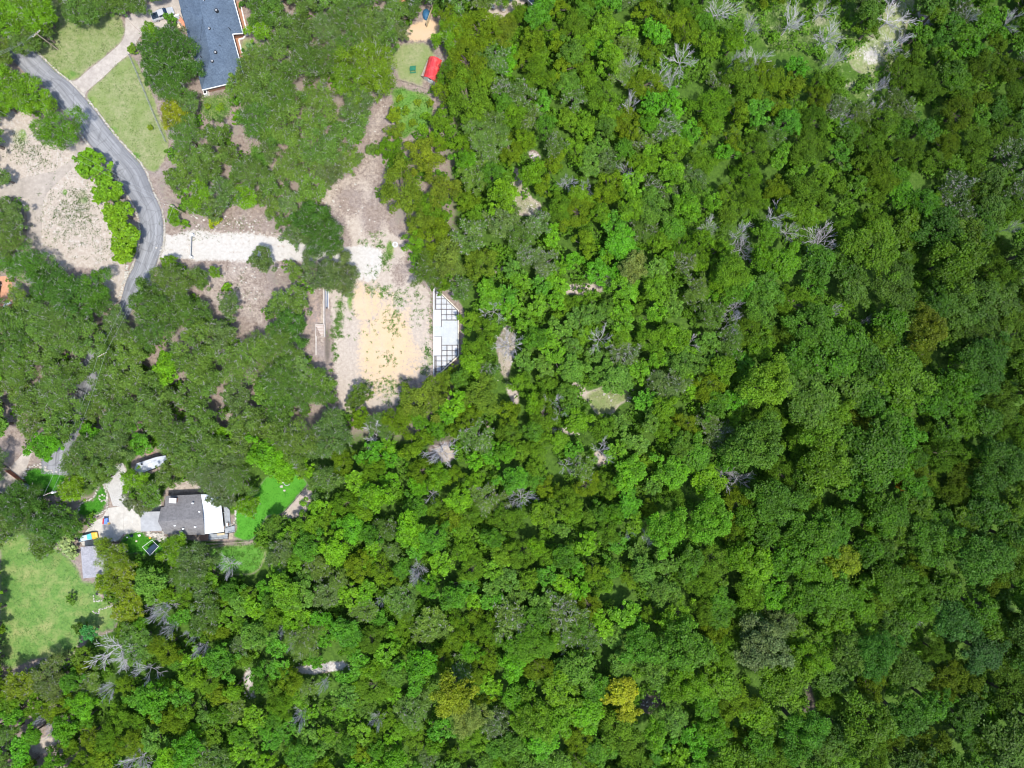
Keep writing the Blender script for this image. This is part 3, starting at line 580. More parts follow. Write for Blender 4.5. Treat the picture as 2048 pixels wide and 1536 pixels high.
for (u, v) in ((283,1027),(284,1061)): x, y, z = W(u, v, 2.3); MB().tube((x, y, -.1), (x, y, 2.4), .08, n=8).build('post', M['white'], hg)
wr = MB(); wr.slab(P3([(402.5,989,3.15),(440,990,2.7),(448,1063.5,2.7),(409.8,1068,3.15)]), .1); wrf = wr.build('porch_roof', M['white_metal'], hg)
for k in range(12):
    t = k / 11; m_ = MB(); a = np.array((402.5,989)) * (1 - t) + np.array((409.8,1068)) * t; b2 = np.array((440,990)) * (1 - t) + np.array((448,1063.5)) * t
    bar(m_, W(a[0], a[1], 3.17), W(b2[0], b2[1], 2.72), .04, .05); m_.build('seam', M['white_metal'], wrf)
for (u, v) in ((438,993),(442,1027),(446,1060)): x, y, z = W(u, v, 2.6); MB().tube((x, y, .5), (x, y, 2.62), .07, n=8).build('post', M['white'], hg)
ch = MB(); x, y, z = W(347,1000.5,3.9); ch.box((x, y, 3.5), (1.5, 1.0, 1.5), -.05); cho = ch.build('chimney', M['brick'], hg); MB().box((x, y, 4.3), (1.7, 1.2, .12), -.05).build('chimney_cap', M['white'], cho)
for (u, v) in ((385.4,1006.5),(399,1023.3),(390,1054),(349.6,1051),(366,1057.5)): x, y, z = W(u, v, 4.2); MB().box((x, y, 4.1), (.38, .32, .5), -.1).build('roof_vent', M['white'], hg)
x, y, z = W(364.3,1064.3,3.2); sk = MB(); sk.box((x, y, 3.2), (.7, .9, .3), .5); sko = sk.build('skylight_frame', M['black'], hg); MB().box((x, y, 3.37), (.5, .7, .05), .5).build('skylight', M['white'], sko)
dk = thing('wooden_deck', 'grey plank deck wrapping the right end of the grey house', 'deck', W(455, 1050, 0))
for (a, b_, c, d, n, ax) in (((447,1008),(459,1020),(461,1051),(450,1056),7,0), ((449.5,1056.5),(469,1051),(469.5,1064),(450,1067),7,1), ((417,1067.5),(456,1067.5),(456,1077),(417,1080),5,1)):
    for k in range(n):
        t0, t1 = k / n, (k + .94) / n; a, b_, c, d = (np.array(q, float) for q in (a, b_, c, d))
        q = [a+(b_-a)*t0, a+(b_-a)*t1, d+(c-d)*t1, d+(c-d)*t0] if ax == 0 else [a+(d-a)*t0, b_+(c-b_)*t0, b_+(c-b_)*t1, a+(d-a)*t1]
        MB().prism([W(p[0], p[1], .55)[:2] for p in q], .38, .52).build('deck_board', M['grey_deck'], dk)
rl_ = MB()
for a, b_ in (((417,1080),(456,1077)),((456,1077),(456,1067)),((469.5,1064),(456,1067))):
    bar(rl_, W(*a, 1.4), W(*b_, 1.4), .06, .08)
    for k in range(5):
        q = np.array(a) + (np.array(b_) - np.array(a)) * k / 4; x, y, z = W(q[0], q[1], 1.0); rl_.tube((x, y, .0), (x, y, 1.38), .04, n=5)
rl_.build('railing', M['black'], dk)
for k in range(4): u = 458 + k * 1.9; MB().prism([W(u, 1066, .3)[:2], W(u + 1.7, 1066, .3)[:2], W(u + 1.9, 1079, .3)[:2], W(u + .2, 1079, .3)[:2]], -.1, .42 - k * .11).build('step', M['wood'], dk)
mb = MB(); mb.prism([W(u, v, .6)[:2] for u, v in ((399,1069),(416,1068.5),(416.5,1080),(400,1081))], -.1, .6); tag(mb.build('porch_step', M['brick']), 'brown porch landing at the lower right corner of the grey house', 'porch')
bn = thing('bench', 'brown wooden bench on the grey deck', 'bench', W(441, 1069, .52)); x0, y0, _ = W(434.5, 1068, .95); x1, y1, _ = W(449, 1066.5, .95)
for k in range(3): m_ = MB(); bar(m_, (x0, y0 - k * .16, .97), (x1, y1 - k * .16, .97), .14, .05); m_.build('seat_slat', M['tan_wood'], bn)
m_ = MB(); bar(m_, (x0, y0 + .15, 1.35), (x1, y1 + .15, 1.35), .06, .45); m_.build('backrest', M['tan_wood'], bn)
for sx in (.1, .9): m_ = MB(); m_.box((x0 + (x1 - x0) * sx, y0 + (y1 - y0) * sx - .1, .73), (.08, .45, .42)); m_.build('leg', M['wood'], bn)
cq = thing('deck_chair', 'pale square chair on the right end of the grey deck', 'chair', W(456, 1048, .52)); x, y, z = W(456, 1048, .8)
MB().box((x, y, .9), (.7, .7, .12), .1).build('seat', M['white'], cq); MB().box((x + .32, y, 1.2), (.08, .7, .6), .1).build('backrest', M['brick'], cq)
for sx in (-1, 1):
    for sy in (-1, 1): MB().box((x + sx * .28, y + sy * .28, .68), (.07, .07, .32), .1).build('leg', M['brick'], cq)
# grey shed beside the lawn
sh = thing('shed', 'grey shingled outbuilding half under a yellow-green tree by the lawn', 'shed', W(186, 1125, 0))
roof_part(sh, [[(161,1094,2.7),(187,1092,3.7),(193,1154,3.7),(166,1157,2.7)], [(187,1092,3.7),(213,1090,2.7),(219,1150,2.7),(193,1154,3.7)]], M['slate_roof'])
MB().prism([W(u, v, 2.5)[:2] for u, v in ((164,1097),(210,1094),(215,1147),(169,1153))], -.1, 2.5).build('wall', M['cream_wall'], sh)
x, y, z = W(190,1153,1.2); MB().box((x, y + .1, 1.1), (1.0, .12, 2.0), .08).build('door', M['dark_wall'], sh)
# barn-roofed red shed
rs = thing('garden_shed', 'small barn shed with bright red curved metal roof', 'shed', W(864, 140, 0))
def L3(a, b_, t): return tuple(a[i] + (b_[i] - a[i]) * t for i in range(3))
sl, sr_ = (846.5,153,2.2), (873.5,166.5,2.2); nl, nr = (858.5,113.5,2.2), (884,121,2.2)
south = []; north = []
for t, h in ((0,0),(.14,.55),(.34,.95),(.5,1.08),(.66,.95),(.86,.55),(1,0)):
    a = Vector(W(*sl)).lerp(Vector(W(*sr_)), t); b_ = Vector(W(*nl)).lerp(Vector(W(*nr)), t); south.append((a.x, a.y, 2.2 + h)); north.append((b_.x, b_.y, 2.2 + h))
for k in range(6):
    nm = MB(); nm.slab([south[k], south[k+1], north[k+1], north[k]], .06); nm.build('roof_panel', M['red_roof'], rs)
    for q in range(1, 2):
        pass
gb_ = MB(); n_ = len(south)
ins = [(p[0] + .0, p[1] + .12, p[2] - .05) for p in south]; gb_.add([(p[0], p[1], p[2]) for p in ins] + [(ins[-1][0], ins[-1][1], -.1), (ins[0][0], ins[0][1], -.1)], [tuple(range(n_ + 2))]); gb_.build('gable_wall', M['cream_wall'], rs)
gb_ = MB(); ins2 = [(p[0], p[1] - .1, p[2] - .05) for p in north]; gb_.add(ins2 + [(ins2[-1][0], ins2[-1][1], -.1), (ins2[0][0], ins2[0][1], -.1)], [tuple(range(n_ + 1, -1, -1))]); gb_.build('gable_wall', M['cream_wall'], rs)
for a, b_ in ((ins[0], ins2[0]), (ins[-1], ins2[-1])): m_ = MB(); bar(m_, (a[0], a[1], 2.15), (b_[0], b_[1], 2.15), .08, 2.25); m_.build('side_wall', M['cream_wall'], rs)
mx = (ins[2][0] + ins[4][0]) / 2; my = (ins[2][1] + ins[4][1]) / 2
ang = math.atan2(ins[4][1] - ins[2][1], ins[4][0] - ins[2][0]); MB().box((mx, my - .06, .95), (1.3, .08, 1.9), ang).build('door', M['white'], rs); MB().box((mx, my - .1, 2.6), (.5, .08, .45), ang).build('vent', M['black'], rs)
ld = MB(); a = (ins[0][0] - .45, ins[0][1] + .5, 1.1); b_ = (ins2[0][0] - .35, ins2[0][1] - .2, 1.1); bar(ld, a, b_, .5, 1.1); tag(ld.build('stacked_boards', M['wood']), 'grey boards leaning along the left wall of the red shed', 'lumber')
# camper trailer
tr = thing('camper_trailer', 'grey camper trailer with pointed front parked under oaks', 'trailer', W(295, 930, 0))
tp = [W(u, v, 2.9)[:2] for u, v in ((268.5,939),(273.6,926.7),(313,914),(331,911),(338,926),(323,930.4),(282,946.8))]
MB().prism(tp, .55, 2.85).build('body', M['dark_wall'], tr); MB().prism([(p[0], p[1]) for p in tp], 2.853, 2.95).build('roof', M['slate_panel'], tr)
x, y, z = W(300.7,930,3.0); MB().box((x, y, 3.02), (1.0, .75, .12), .25).build('roof_hatch', M['white'], tr)
x, y, z = W(283.7,928.4,3.0); MB().box((x, y, 3.05), (.38, .38, .2), .25).build('roof_vent', M['black'], tr)
x, y, z = W(298,923.5,3.0); MB().box((x, y, 3.0), (.8, .12, .08), .25).build('roof_rail', M['white'], tr)
x, y, z = W(309,922,3.0); MB().box((x, y, 3.02), (.8, .22, .14), .25).build('air_box', M['steel'], tr)
for u, v in ((300,919),(306,917),(303,940),(309,938)):
    x, y, z = W(u, v, .3); a = math.radians(17); w_ = MB(); w_.tube((x - .1 * math.sin(a), y + .1 * math.cos(a), .33), (x + .1 * math.sin(a), y - .1 * math.cos(a), .33), .33, n=14); w_.build('wheel', M['tyre'], tr)
m_ = MB(); a = W(270,938,.5); b_ = W(262,941,.5); bar(m_, a, b_, .12, .1); m_.build('hitch', M['black'], tr)

# ------------------------------------------------------------------ slab foundation on the rim of the clearing
fd = thing('slab_foundation', 'white concrete slab foundation with dark beam grids at both pointed ends', 'foundation', W(891, 662, 0))
OUT = [(867.5,574),(870.6,573),(916.3,619),(917.5,711.7),(875,751),(867.5,751)]
def clip(poly, P):
    ar = sum(P[i][0] * P[(i+1) % len(P)][1] - P[(i+1) % len(P)][0] * P[i][1] for i in range(len(P))); sg = 1 if ar > 0 else -1
    out = poly
    for i in range(len(P)):
        a, b_ = P[i], P[(i+1) % len(P)]; cur = []; f = lambda p: sg * ((b_[0]-a[0]) * (p[1]-a[1]) - (b_[1]-a[1]) * (p[0]-a[0]))
        for k in range(len(out)):
            p, q = out[k], out[(k+1) % len(out)]; fp, fq = f(p), f(q)
            if fp >= 0: cur.append(p)
            if (fp >= 0) != (fq >= 0): t = fp / (fp - fq); cur.append((p[0] + (q[0]-p[0]) * t, p[1] + (q[1]-p[1]) * t))
        out = cur
        if not out: return []
    return out
def FW(p, z): return W(p[0], p[1], z)[:2]
FZ = .55
MB().prism([FW(p, FZ) for p in OUT], -1.8, .30).build('base', M['grey_metal'], fd)
INN = [(868.6,575),(871,576),(914.8,620),(915.6,711),(874.6,748.5),(868.6,749.5)]
def place_slab(x0, x1, y0, y1, z, mat, nm='floor_slab'):
    q = clip([(x0,y0),(x1,y0),(x1,y1),(x0,y1)], INN)
    if len(q) > 2: MB().prism([FW(p, FZ) for p in q], .31, z).build(nm, mat, fd)
place_slab(868.6,881.6,619.6,653.4,.56,M['slab_white']); place_slab(868.6,887.6,653.8,672.8,.60,M['slab'],'landing')
place_slab(883.4,915,641,690,.50,M['slab']); place_slab(868.6,882.8,673.6,711,.57,M['slab_white'])
XS = [871.4,882.5,893.4,903.8,915.2]; YU = [574,587.3,597.7,608.3,618.8,629.4,640]; YL = [690.5,701.3,711.7,722,732.4,742.6,751]
for YS, cells in ((YU, lambda i, j: not (i == 0 and j > 3)), (YL, lambda i, j: not (i == 0 and j < 2))):
    for j in range(6):
        for i in range(4):
            if cells(i, j): place_slab(XS[i] + .5, XS[i+1] - .5, YS[j] + .5, YS[j+1] - .5, .42, M['panel'], 'floor_panel')
def beam(a, b_, w=.13):
    q = clip([(min(a[0], b_[0]) - .02, min(a[1], b_[1]) - .02), (max(a[0], b_[0]) + .02, min(a[1], b_[1]) - .02), (max(a[0], b_[0]) + .02, max(a[1], b_[1]) + .02), (min(a[0], b_[0]) - .02, max(a[1], b_[1]) + .02)], INN)
    if len(q) < 3: return
    xs = [p[0] for p in q]; ys = [p[1] for p in q]
    if a[0] == b_[0]: a, b_ = (a[0], min(ys)), (a[0], max(ys))
    else: a, b_ = (min(xs), a[1]), (max(xs), a[1])
    m_ = MB(); bar(m_, W(*a, .62), W(*b_, .62), w, .3); m_.build('beam', M['beam'], fd)
for y in YU[1:4]: beam((871.4,y),(916,y))
beam((869.4,618.8),(916,618.8),.16); beam((882.5,629.4),(916,629.4)); beam((882.5,640),(916,640),.16)
beam((871.2,574),(871.2,618.8),.24); beam((882.5,580),(882.5,654),.16); beam((893.4,590),(893.4,640)); beam((903.8,600),(903.8,640)); beam((914.6,619),(914.6,640),.16)
beam((883.2,673),(883.2,742),.18); beam((868.6,673.2),(883,673.2),.1); beam((883,690.5),(916,690.5),.15); beam((883,701.3),(916,701.3)); beam((869.6,711.7),(916,711.7),.15)
for y in (722,732.4,742.6): beam((870,y),(905,y))
beam((869.8,712),(869.8,751),.22); beam((872.6,712),(872.6,746),.1); beam((893.9,690.5),(893.9,732),.2); beam((904.4,690.5),(904.4,724)); beam((914.9,690),(914.9,711),.14)
for a, b_, w in (((870.2,574.2),(916,619.6),.24), ((916.6,619.6),(917.4,711.5),.22), ((917,711.6),(874.8,750.6),.3), ((867.6,574),(867.6,751),.16)):
    m_ = MB(); bar(m_, W(*a, .72), W(*b_, .72), w, .5); m_.build('rim_board', M['rim'] if w > .2 else M['white'], fd)
for a, b_ in (((870.6,576.4),(914.6,620.6)), ((914.8,711.2),(874.6,748.4))):
    m_ = MB(); bar(m_, W(*a, .64), W(*b_, .64), .2, .3); m_.build('edge_beam', M['beam'], fd)

# ------------------------------------------------------------------ retaining wall, steps, pipes, gate, lids
rw = thing('retaining_wall', 'low pale stone retaining wall along the left edge of the clearing', 'wall', W(645, 620, 0))
for (u, v0, v1) in ((647.4,560,648),(632,672,710)):
    n = 7 if v1 - v0 > 60 else 3
    for k in range(n):
        a = v0 + (v1 - v0) * k / n; b_ = v0 + (v1 - v0) * (k + .97) / n; m_ = MB(); bar(m_, W(u, a, 1.05), W(u, b_, 1.05), .36, 1.2); m_.build('wall_block', M['wall_stone'], rw)
st = thing('steps', 'pale flight of wide wooden steps set in the retaining wall', 'steps', W(640, 661, 0))
for k in range(8):
    v = 649.6 + k * 2.95; z = 1.0 - k * .115; m_ = MB(); bar(m_, W(631.5, v, z), W(647.2, v, z), .3, .14); m_.build('step', M['wall_stone'], st)
    m_ = MB(); bar(m_, W(631.5, v + 1.45, z - .06), W(647.2, v + 1.45, z - .06), .07, .3); m_.build('riser', M['brick'], st)
for u, w_ in ((648.6,.24),(630.8,.14)): m_ = MB(); bar(m_, W(u, 648.6, 1.08), W(u, 673.6, 1.08), w_, 1.2); m_.build('side_wall', M['wall_stone'], st)
m_ = MB(); bar(m_, W(630.8, 673.8, .3), W(649, 673.8, .3), .2, .4); m_.build('bottom_kerb', M['wall_stone'], st)
for k, (u, c, r) in enumerate(((651,'pipe',.11),(652.6,'white',.05),(653.6,'navy',.13),(655.2,'pipe',.12),(656.6,'white',.05),(654.5,'pipe',.08))):
    a, b_ = W(u, 577 + 2 * (k % 3), .2 + .12 * (k % 2)), W(u - .6 + .3 * k, 617 - 3 * (k % 2), .2 + .12 * (k % 2)); o = MB().tube((a[0], a[1], r + .02 + .2 * (k % 2)), (b_[0], b_[1], r + .02 + .2 * (k % 2)), r, n=8).build('pipe', M[c])
    tag(o, ['thick grey-blue pipe nearest the retaining wall', 'thin white pipe second from the retaining wall', 'dark navy pipe in the middle of the pile', 'grey-blue pipe right of the navy pipe', 'thin white pipe on the clearing side of the pile', 'slim grey-blue pipe lying on top of the pile'][k], 'pipe', 'pipes piled by the retaining wall')
gt = thing('farm_gate', 'white tube gate closing the limestone track near the road', 'gate', W(382, 491, 0))
for (u, v) in ((383,469),(380.6,514)): x, y, z = W(u, v, 1.4); MB().box((x, y, .7), (.6, .6, 1.6)).build('gate_post', M['white'], gt, bevel=.05)
for z in (.35, .6, .85, 1.1, 1.35): m_ = MB(); m_.tube(W(382.7, 471.5, z), W(380.9, 511.5, z), .05, n=6); m_.build('gate_rail', M['steel'], gt)
for t in (0, .5, 1): u, v = 382.7 - 1.8 * t, 471.5 + 40 * t; m_ = MB(); m_.tube(W(u, v, .3), W(u, v, 1.4), .045, n=6); m_.build('gate_upright', M['steel'], gt)
for u, v, lab in ((790.7,489.5,'round white concrete lid left of its twin on the clearing'), (817,492.5,'round white concrete lid nearest the trees on the clearing')):
    x, y, z = G(u, v); t = thing('well_lid', lab, 'lid', (x, y, z), 'concrete lids on the clearing'); MB().disc((x, y, -.1), .72, .4, 22).build('ring', M['slab_white'], t); MB().disc((x, y, .303), .38, .06, 18).build('cover', M['drive'], t)
    MB().tube((x - .12, y, .4), (x + .12, y, .4), .03, n=5).build('handle', M['steel'], t)

# ------------------------------------------------------------------ fences, gates, poles and wires
def fence(name, pts, h, lab, mat, post=.06, every=2.4, wires=3, mesh_=None, cat='fence'):
    root = thing(name, lab, cat, G(*pts[0]))
    P = [Vector(G(*p)) for p in pts]; wr_ = MB()
    for a, b_ in zip(P, P[1:]):
        n = max(1, int((b_ - a).length / every))
        for k in range(n + 1):
            q = a.lerp(b_, k / n)
            if k < n or b_ is P[-1]: MB().tube((q.x, q.y, q.z - .2), (q.x, q.y, q.z + h + .05), post, n=6).build('post', mat, root)
        for j in range(wires):
            z = h * (j + 1) / wires; m_ = MB(); m_.tube((a.x, a.y, a.z + z), (b_.x, b_.y, b_.z + z), .025 if mesh_ else .035, n=4, cap=False); m_.build('rail', mat, root)
        if mesh_:
            L = (b_ - a).length; k = 0.0
            while k < L:
                q = a.lerp(b_, k / L); wr_.tube((q.x, q.y, q.z + .05), (q.x, q.y, q.z + h), .012, n=3, cap=False); k += mesh_
    if mesh_: o = wr_.build('wire_mesh', mat, root); o['kind'] = 'stuff'
    return root
fence('wire_fence', [(261,112),(277,148),(307,222),(334,285)], 1.3, 'grey wire fence running down beside the dry lawn', M['steel'], mesh_=.16)
fence('wire_fence', [(794,160.5),(826,170),(860,182),(874,170)], 1.2, 'grey wooden rail fence below the red shed', M['wood'], mesh_=.3)
fence('wire_fence', [(411,1087),(455,1085),(500,1082.5),(514,1080)], 1.2, 'dark wooden fence below the deck of the grey house', M['wood'], mesh_=.2)
fence('wire_fence', [(563,1031),(590,1001),(618,969)], 1.3, 'thin black metal fence on the edge of the vivid lawn', M['black'], mesh_=.15)
fence('wire_fence', [(221,1083),(240,1083),(257,1079),(236,1089)], 1.0, 'short dark fence panel between forecourt and play lawn', M['black'], mesh_=.15)
fence('wire_fence', [(55,425),(54,455),(50,496)], 1.0, 'low dark fence at the left of the old drive', M['wood'], mesh_=.25)
bw = thing('board_fence', 'tall tan board fence panel near the sandpit', 'fence', W(859, 28, 0))
for k in range(14):
    t0, t1 = k / 14, (k + .92) / 14; a = W(852 + 13.5 * t0, 47 - 37 * t0, 1.9); b_ = W(852 + 13.5 * t1, 47 - 37 * t1, 1.9); m_ = MB(); bar(m_, a, b_, .08, 1.95); m_.build('board', M['tan_wood'], bw)
for k in range(3): t = k / 2; x, y, z = W(853 + 13.5 * t, 47 - 37 * t, 1); MB().box((x + .1, y, .95), (.1, .1, 1.95)).build('post', M['wood'], bw)
m_ = MB(); x, y, z = W(852, 27, .5); m_.dome((x, y, 0), 1.0, 1.5, .9, 10, 4); tag(m_.build('tarp_heap', M['tarp']), 'dark blue tarpaulin heap left of the tan board fence', 'tarp')
rg = thing('entrance_gate', 'rusty brown steel panel gate across the pale lane', 'gate', W(28, 958, 0))
for k in range(6):
    t0, t1 = k / 6, (k + .93) / 6; a = W(9.5 + 32 * t0, 941 + 24 * t0, 1.7); b_ = W(9.5 + 32 * t1, 941 + 24 * t1, 1.7); m_ = MB(); bar(m_, a, b_, .1, 1.55); m_.build('gate_panel', M['rust'], rg)
for u, v, c in ((8.5,940.5,'wood'),(42,966,'black'),(55,976,'white')): x, y, z = W(u, v, 1.7); MB().box((x, y, .9), (.45, .45, 1.9), .6).build('gate_post', M[c], rg)
m_ = MB(); bar(m_, W(42.5,966.5,1.5), W(54.5,975.5,1.5), .12, 1.3); m_.build('side_panel', M['steel'], rg)
poles = []
def pole(u, v, h, lab, arm, tran=False):
    x, y, z = G(u, v); t = thing('utility_pole', lab, 'pole', (x, y, z)); MB().tube((x, y, z - .3), (x, y, z + h), .17, .12, 10).build('pole_shaft', M['wood'], t)
    dx, dy = math.cos(arm), math.sin(arm); m_ = MB(); bar(m_, (x - dx * 1.2, y - dy * 1.2, z + h - .3), (x + dx * 1.2, y + dy * 1.2, z + h - .3), .12, .14); m_.build('crossarm', M['wood'], t)
    for s in (-1.1, -.5, .5, 1.1): MB().tube((x + dx * s, y + dy * s, z + h - .3), (x + dx * s, y + dy * s, z + h - .08), .05, n=6).build('insulator', M['white'], t)
    if tran: MB().tube((x + .4, y + .1, z + h - 2.1), (x + .4, y + .1, z + h - 1.0), .28, n=12).build('transformer', M['white'], t)
    poles.append((x, y, z + h - .08, dx, dy)); return t
pole(116, 99, 8.0, 'wooden utility pole on the dry lawn at the top left', .75)
pole(372, 428, 8.5, 'wooden utility pole near the road end of the limestone track', -.2)
pole(244, 712, 8.5, 'wooden utility pole standing among oaks below the road bend', .5)
pole(139, 977, 8.0, 'utility pole with white transformer beside the rusty gate lawn', .4, True)
def wires(a, b_, lab, n=3, sag=1.2):
    t = thing('power_line', lab, 'power line', a[:3])
    for s in np.linspace(-1.1, 1.1, n):
        pa = Vector((a[0] + a[3] * s, a[1] + a[4] * s, a[2])); pb = Vector((b_[0] + b_[3] * s, b_[1] + b_[4] * s, b_[2])); m_ = MB(); pr = pa
        for k in range(1, 13):
            q = k / 12; p = pa.lerp(pb, q); p.z -= sag * 4 * q * (1 - q); m_.tube(pr, p, .016, n=4, cap=False); pr = p
        m_.build('wire', M['steel'], t)
far1 = (*W(-60, 200, 8), .7, .7); far2 = (*W(-70, 130, 7.6), .75, .66)
wires(poles[0], far2, 'short span of power line leaving the top left pole', 3); wires(far1, poles[1], 'long power line crossing the road bend', 2)
wires(poles[1], poles[2], 'power line dropping from the track pole into the oaks', 2); wires(poles[2], poles[3], 'power line between oaks and the transformer pole', 2)

# ------------------------------------------------------------------ vehicles
def cxf(cx, cy, cz, ang):
    ca, sa = math.cos(ang), math.sin(ang)
    return lambda x, y, z: (cx + x * ca - y * sa, cy + x * sa + y * ca, cz + z)
def loft(secs, T, name, mat, parent, sm=False, bevel=0.0):   # secs: list of (x, [(y,z)...]) rings
    m_ = MB(); n = len(secs[0][1]); vs = [T(x, y, z) for x, r in secs for y, z in r]; fs = []
    for i in range(len(secs) - 1):
        for j in range(n): fs.append((i * n + j, i * n + (j + 1) % n, (i + 1) * n + (j + 1) % n, (i + 1) * n + j))
    fs += [tuple(range(n - 1, -1, -1)), tuple(range((len(secs) - 1) * n, len(secs) * n))]
    m_.add(vs, [f[::-1] for f in fs]); return m_.build(name, mat, parent, sm, bevel)
def ring(w, z0, z1, c=.12): return [(-w, z0), (w, z0), (w, z1 - c), (w - c, z1), (-w + c, z1), (-w, z1 - c)]
def wheels(T, xs, w, r, root):
    for x in xs:
        for s in (-1, 1):
            a = T(x, s * (w - .22), r); b_ = T(x, s * (w + .02), r); wl = MB().tube(a, b_, r, n=18).build('wheel', M['tyre'], root); c = T(x, s * (w + .03), r); d = T(x, s * (w - .05), r); MB().tube(d, c, r * .6, n=12).build('rim', M['silver'], wl)
def pickup():
    x, y, z = W(328.5, 31.5, 0); ang = math.radians(21); T = cxf(x, y, 0.045, ang)
    t = thing('pickup_truck', 'silver pickup truck with dark open bed parked on the driveway', 'truck', (x, y, .045))
    loft([(-2.85, ring(.95, .5, 1.05)), (-2.7, ring(.98, .42, 1.1)), (1.1, ring(.99, .42, 1.1)), (1.9, ring(.97, .42, 1.08)), (2.6, ring(.9, .45, 1.0, .18)), (2.85, ring(.75, .5, .85, .18))], T, 'body', M['silver'], t)
    loft([(-1.0, ring(.9, 1.08, 1.2)), (-.85, ring(.8, 1.15, 1.85, .14)), (-.4, ring(.78, 1.15, 1.9, .14)), (.55, ring(.76, 1.15, 1.88, .14)), (.95, ring(.78, 1.12, 1.6, .2)), (1.35, ring(.86, 1.05, 1.14, .06))], T, 'cab', M['silver'], t)
    m_ = MB(); m_.add([T(.68, -.68, 1.87), T(.68, .68, 1.87), T(1.33, .82, 1.18), T(1.33, -.82, 1.18)], [(0, 1, 2, 3)]); 
    m_.v = [(a, b_, c + .035) for a, b_, c in m_.v]; m_.build('windscreen', M['glass'], t)
    for s in (-1, 1):
        m_ = MB(); m_.add([T(-.8, s * .905, 1.2), T(1.05, s * .9, 1.2), T(.55, s * .80, 1.74), T(-.75, s * .82, 1.74)], [(0, 1, 2, 3) if s < 0 else (3, 2, 1, 0)]); m_.build('side_window', M['glass'], t)
        m_ = MB(); m_.box(T(1.0, s * 1.08, 1.2), (.14, .24, .16), ang); m_.build('mirror', M['black'], t)
        m_ = MB(); m_.box(T(2.72, s * .62, .8), (.2, .3, .16), ang); m_.build('headlight', M['white'], t)
        m_ = MB(); m_.box(T(-2.84, s * .82, .85), (.08, .18, .3), ang); m_.build('tail_light', M['red'], t)
    m_ = MB(); m_.box(T(-1.85, 0, 1.112), (1.66, 1.55, .02), ang); bd = m_.build('truck_bed', M['navy'], t)
    for k in range(5): m_ = MB(); m_.box(T(-1.85, -.6 + .3 * k, 1.13), (1.6, .06, .02), ang); m_.build('bed_rib', M['dark_wall'], bd)
    for s in (-1, 1): m_ = MB(); m_.box(T(-1.85, s * .86, 1.16), (1.8, .14, .12), ang); m_.build('bed_rail', M['silver'], t)
    m_ = MB(); m_.box(T(-2.74, 0, 1.12), (.1, 1.7, .16), ang); m_.build('tailgate', M['silver'], t)
    wheels(T, (-1.75, 1.85), .98, .4, t)
pickup()
def car(u, v, ang, lab, body, hood, roof, L=4.4):
    x, y, z = W(u, v, 0); T = cxf(x, y, .045, ang); t = thing('parked_car', lab, 'car', (x, y, .045)); k = L / 4.4
    loft([(-2.2*k, ring(.75, .4, .75)), (-2.0*k, ring(.85, .3, .92)), (1.0*k, ring(.88, .3, .92)), (1.05*k, ring(.88, .3, .92))], T, 'body', M[body], t)
    loft([(1.06*k, ring(.88, .3, .91)), (1.8*k, ring(.82, .32, .85, .16)), (2.15*k, ring(.66, .38, .7, .16))], T, 'bonnet', M[hood], t)
    loft([(-1.9*k, ring(.8, .9, .95, .03)), (-1.2*k, ring(.68, .9, 1.42, .14)), (.2*k, ring(.68, .9, 1.44, .14)), (1.0*k, ring(.8, .9, .94, .03))], T, 'cabin', M[roof], t)
    m_ = MB(); m_.add([T(.28*k, -.6, 1.43), T(.28*k, .6, 1.43), T(.98*k, .74, .97), T(.98*k, -.74, .97)], [(0, 1, 2, 3)]); m_.v = [(a, b_, c + .03) for a, b_, c in m_.v]; m_.build('windscreen', M['teal'] if body != 'black' else M['glass'], t)
    m_ = MB(); m_.add([T(-1.88*k, -.7, .97), T(-1.88*k, .7, .97), T(-1.25*k, .6, 1.41), T(-1.25*k, -.6, 1.41)], [(0, 1, 2, 3)]); m_.v = [(a, b_, c + .03) for a, b_, c in m_.v]; m_.build('rear_window', M['glass'], t)
    for s in (-1, 1): m_ = MB(); m_.box(T(2.0*k, s * .5, .66), (.2, .25, .14), ang); m_.build('headlight', M['white'], t)
    wheels(T, (-1.35*k, 1.35*k), .86, .33, t)
car(179, 1072.5, math.radians(12), 'teal and yellow car with pale blue roof half under an oak', 'dark_wall', 'yellow', 'paleblue', 5.0)
car(-4, 580, math.radians(80), 'black car at the left picture edge on the terracotta terrace', 'black', 'black', 'black', 4.4)

# ------------------------------------------------------------------ garden things
def boxes(name, lab, cat, base, parts):
    t = thing(name, lab, cat, base)
    for nm, c, s, rz, mt in parts: MB().box(c, s, rz).build(nm, M[mt], t, bevel=.02)
    return t
x, y, _ = W(211.5, 1041, .6)
t = thing('toy_playhouse', 'small red and blue plastic playhouse on the forecourt', 'toy', (x, y, .045))
MB().box((x, y, .5), (.9, 1.0, .9), .2).build('wall', M['blue'], t); m_ = MB(); m_.slab([(x-.65,y-.75,.98),(x-.05,y-.85,1.35),(x+.1,y+.55,1.35),(x-.5,y+.7,.98)], .05); m_.build('roof', M['red'], t)
m_ = MB(); m_.slab([(x-.05,y-.85,1.353),(x+.55,y-.7,.98),(x+.7,y+.7,.98),(x+.1,y+.55,1.353)], .05); m_.build('roof', M['blue'], t); MB().box((x+.55, y-.85, .14), (.5, .35, .2), .2).build('step', M['yellow'], t)
x, y, _ = W(268, 1240, 2.2); t = thing('parasol', 'round yellow parasol among bushes below the garden beds', 'parasol', (x, y, 0))
m_ = MB(); n = 8
for i in range(n):
    a, b_ = 2 * math.pi * i / n, 2 * math.pi * (i + 1) / n; m_ = MB(); m_.add([(x, y, 2.55), (x + .85 * math.cos(a), y + .85 * math.sin(a), 2.15), (x + .85 * math.cos(b_), y + .85 * math.sin(b_), 2.15)], [(0, 1, 2)]); m_.build('canopy_panel', M['canvas'], t)
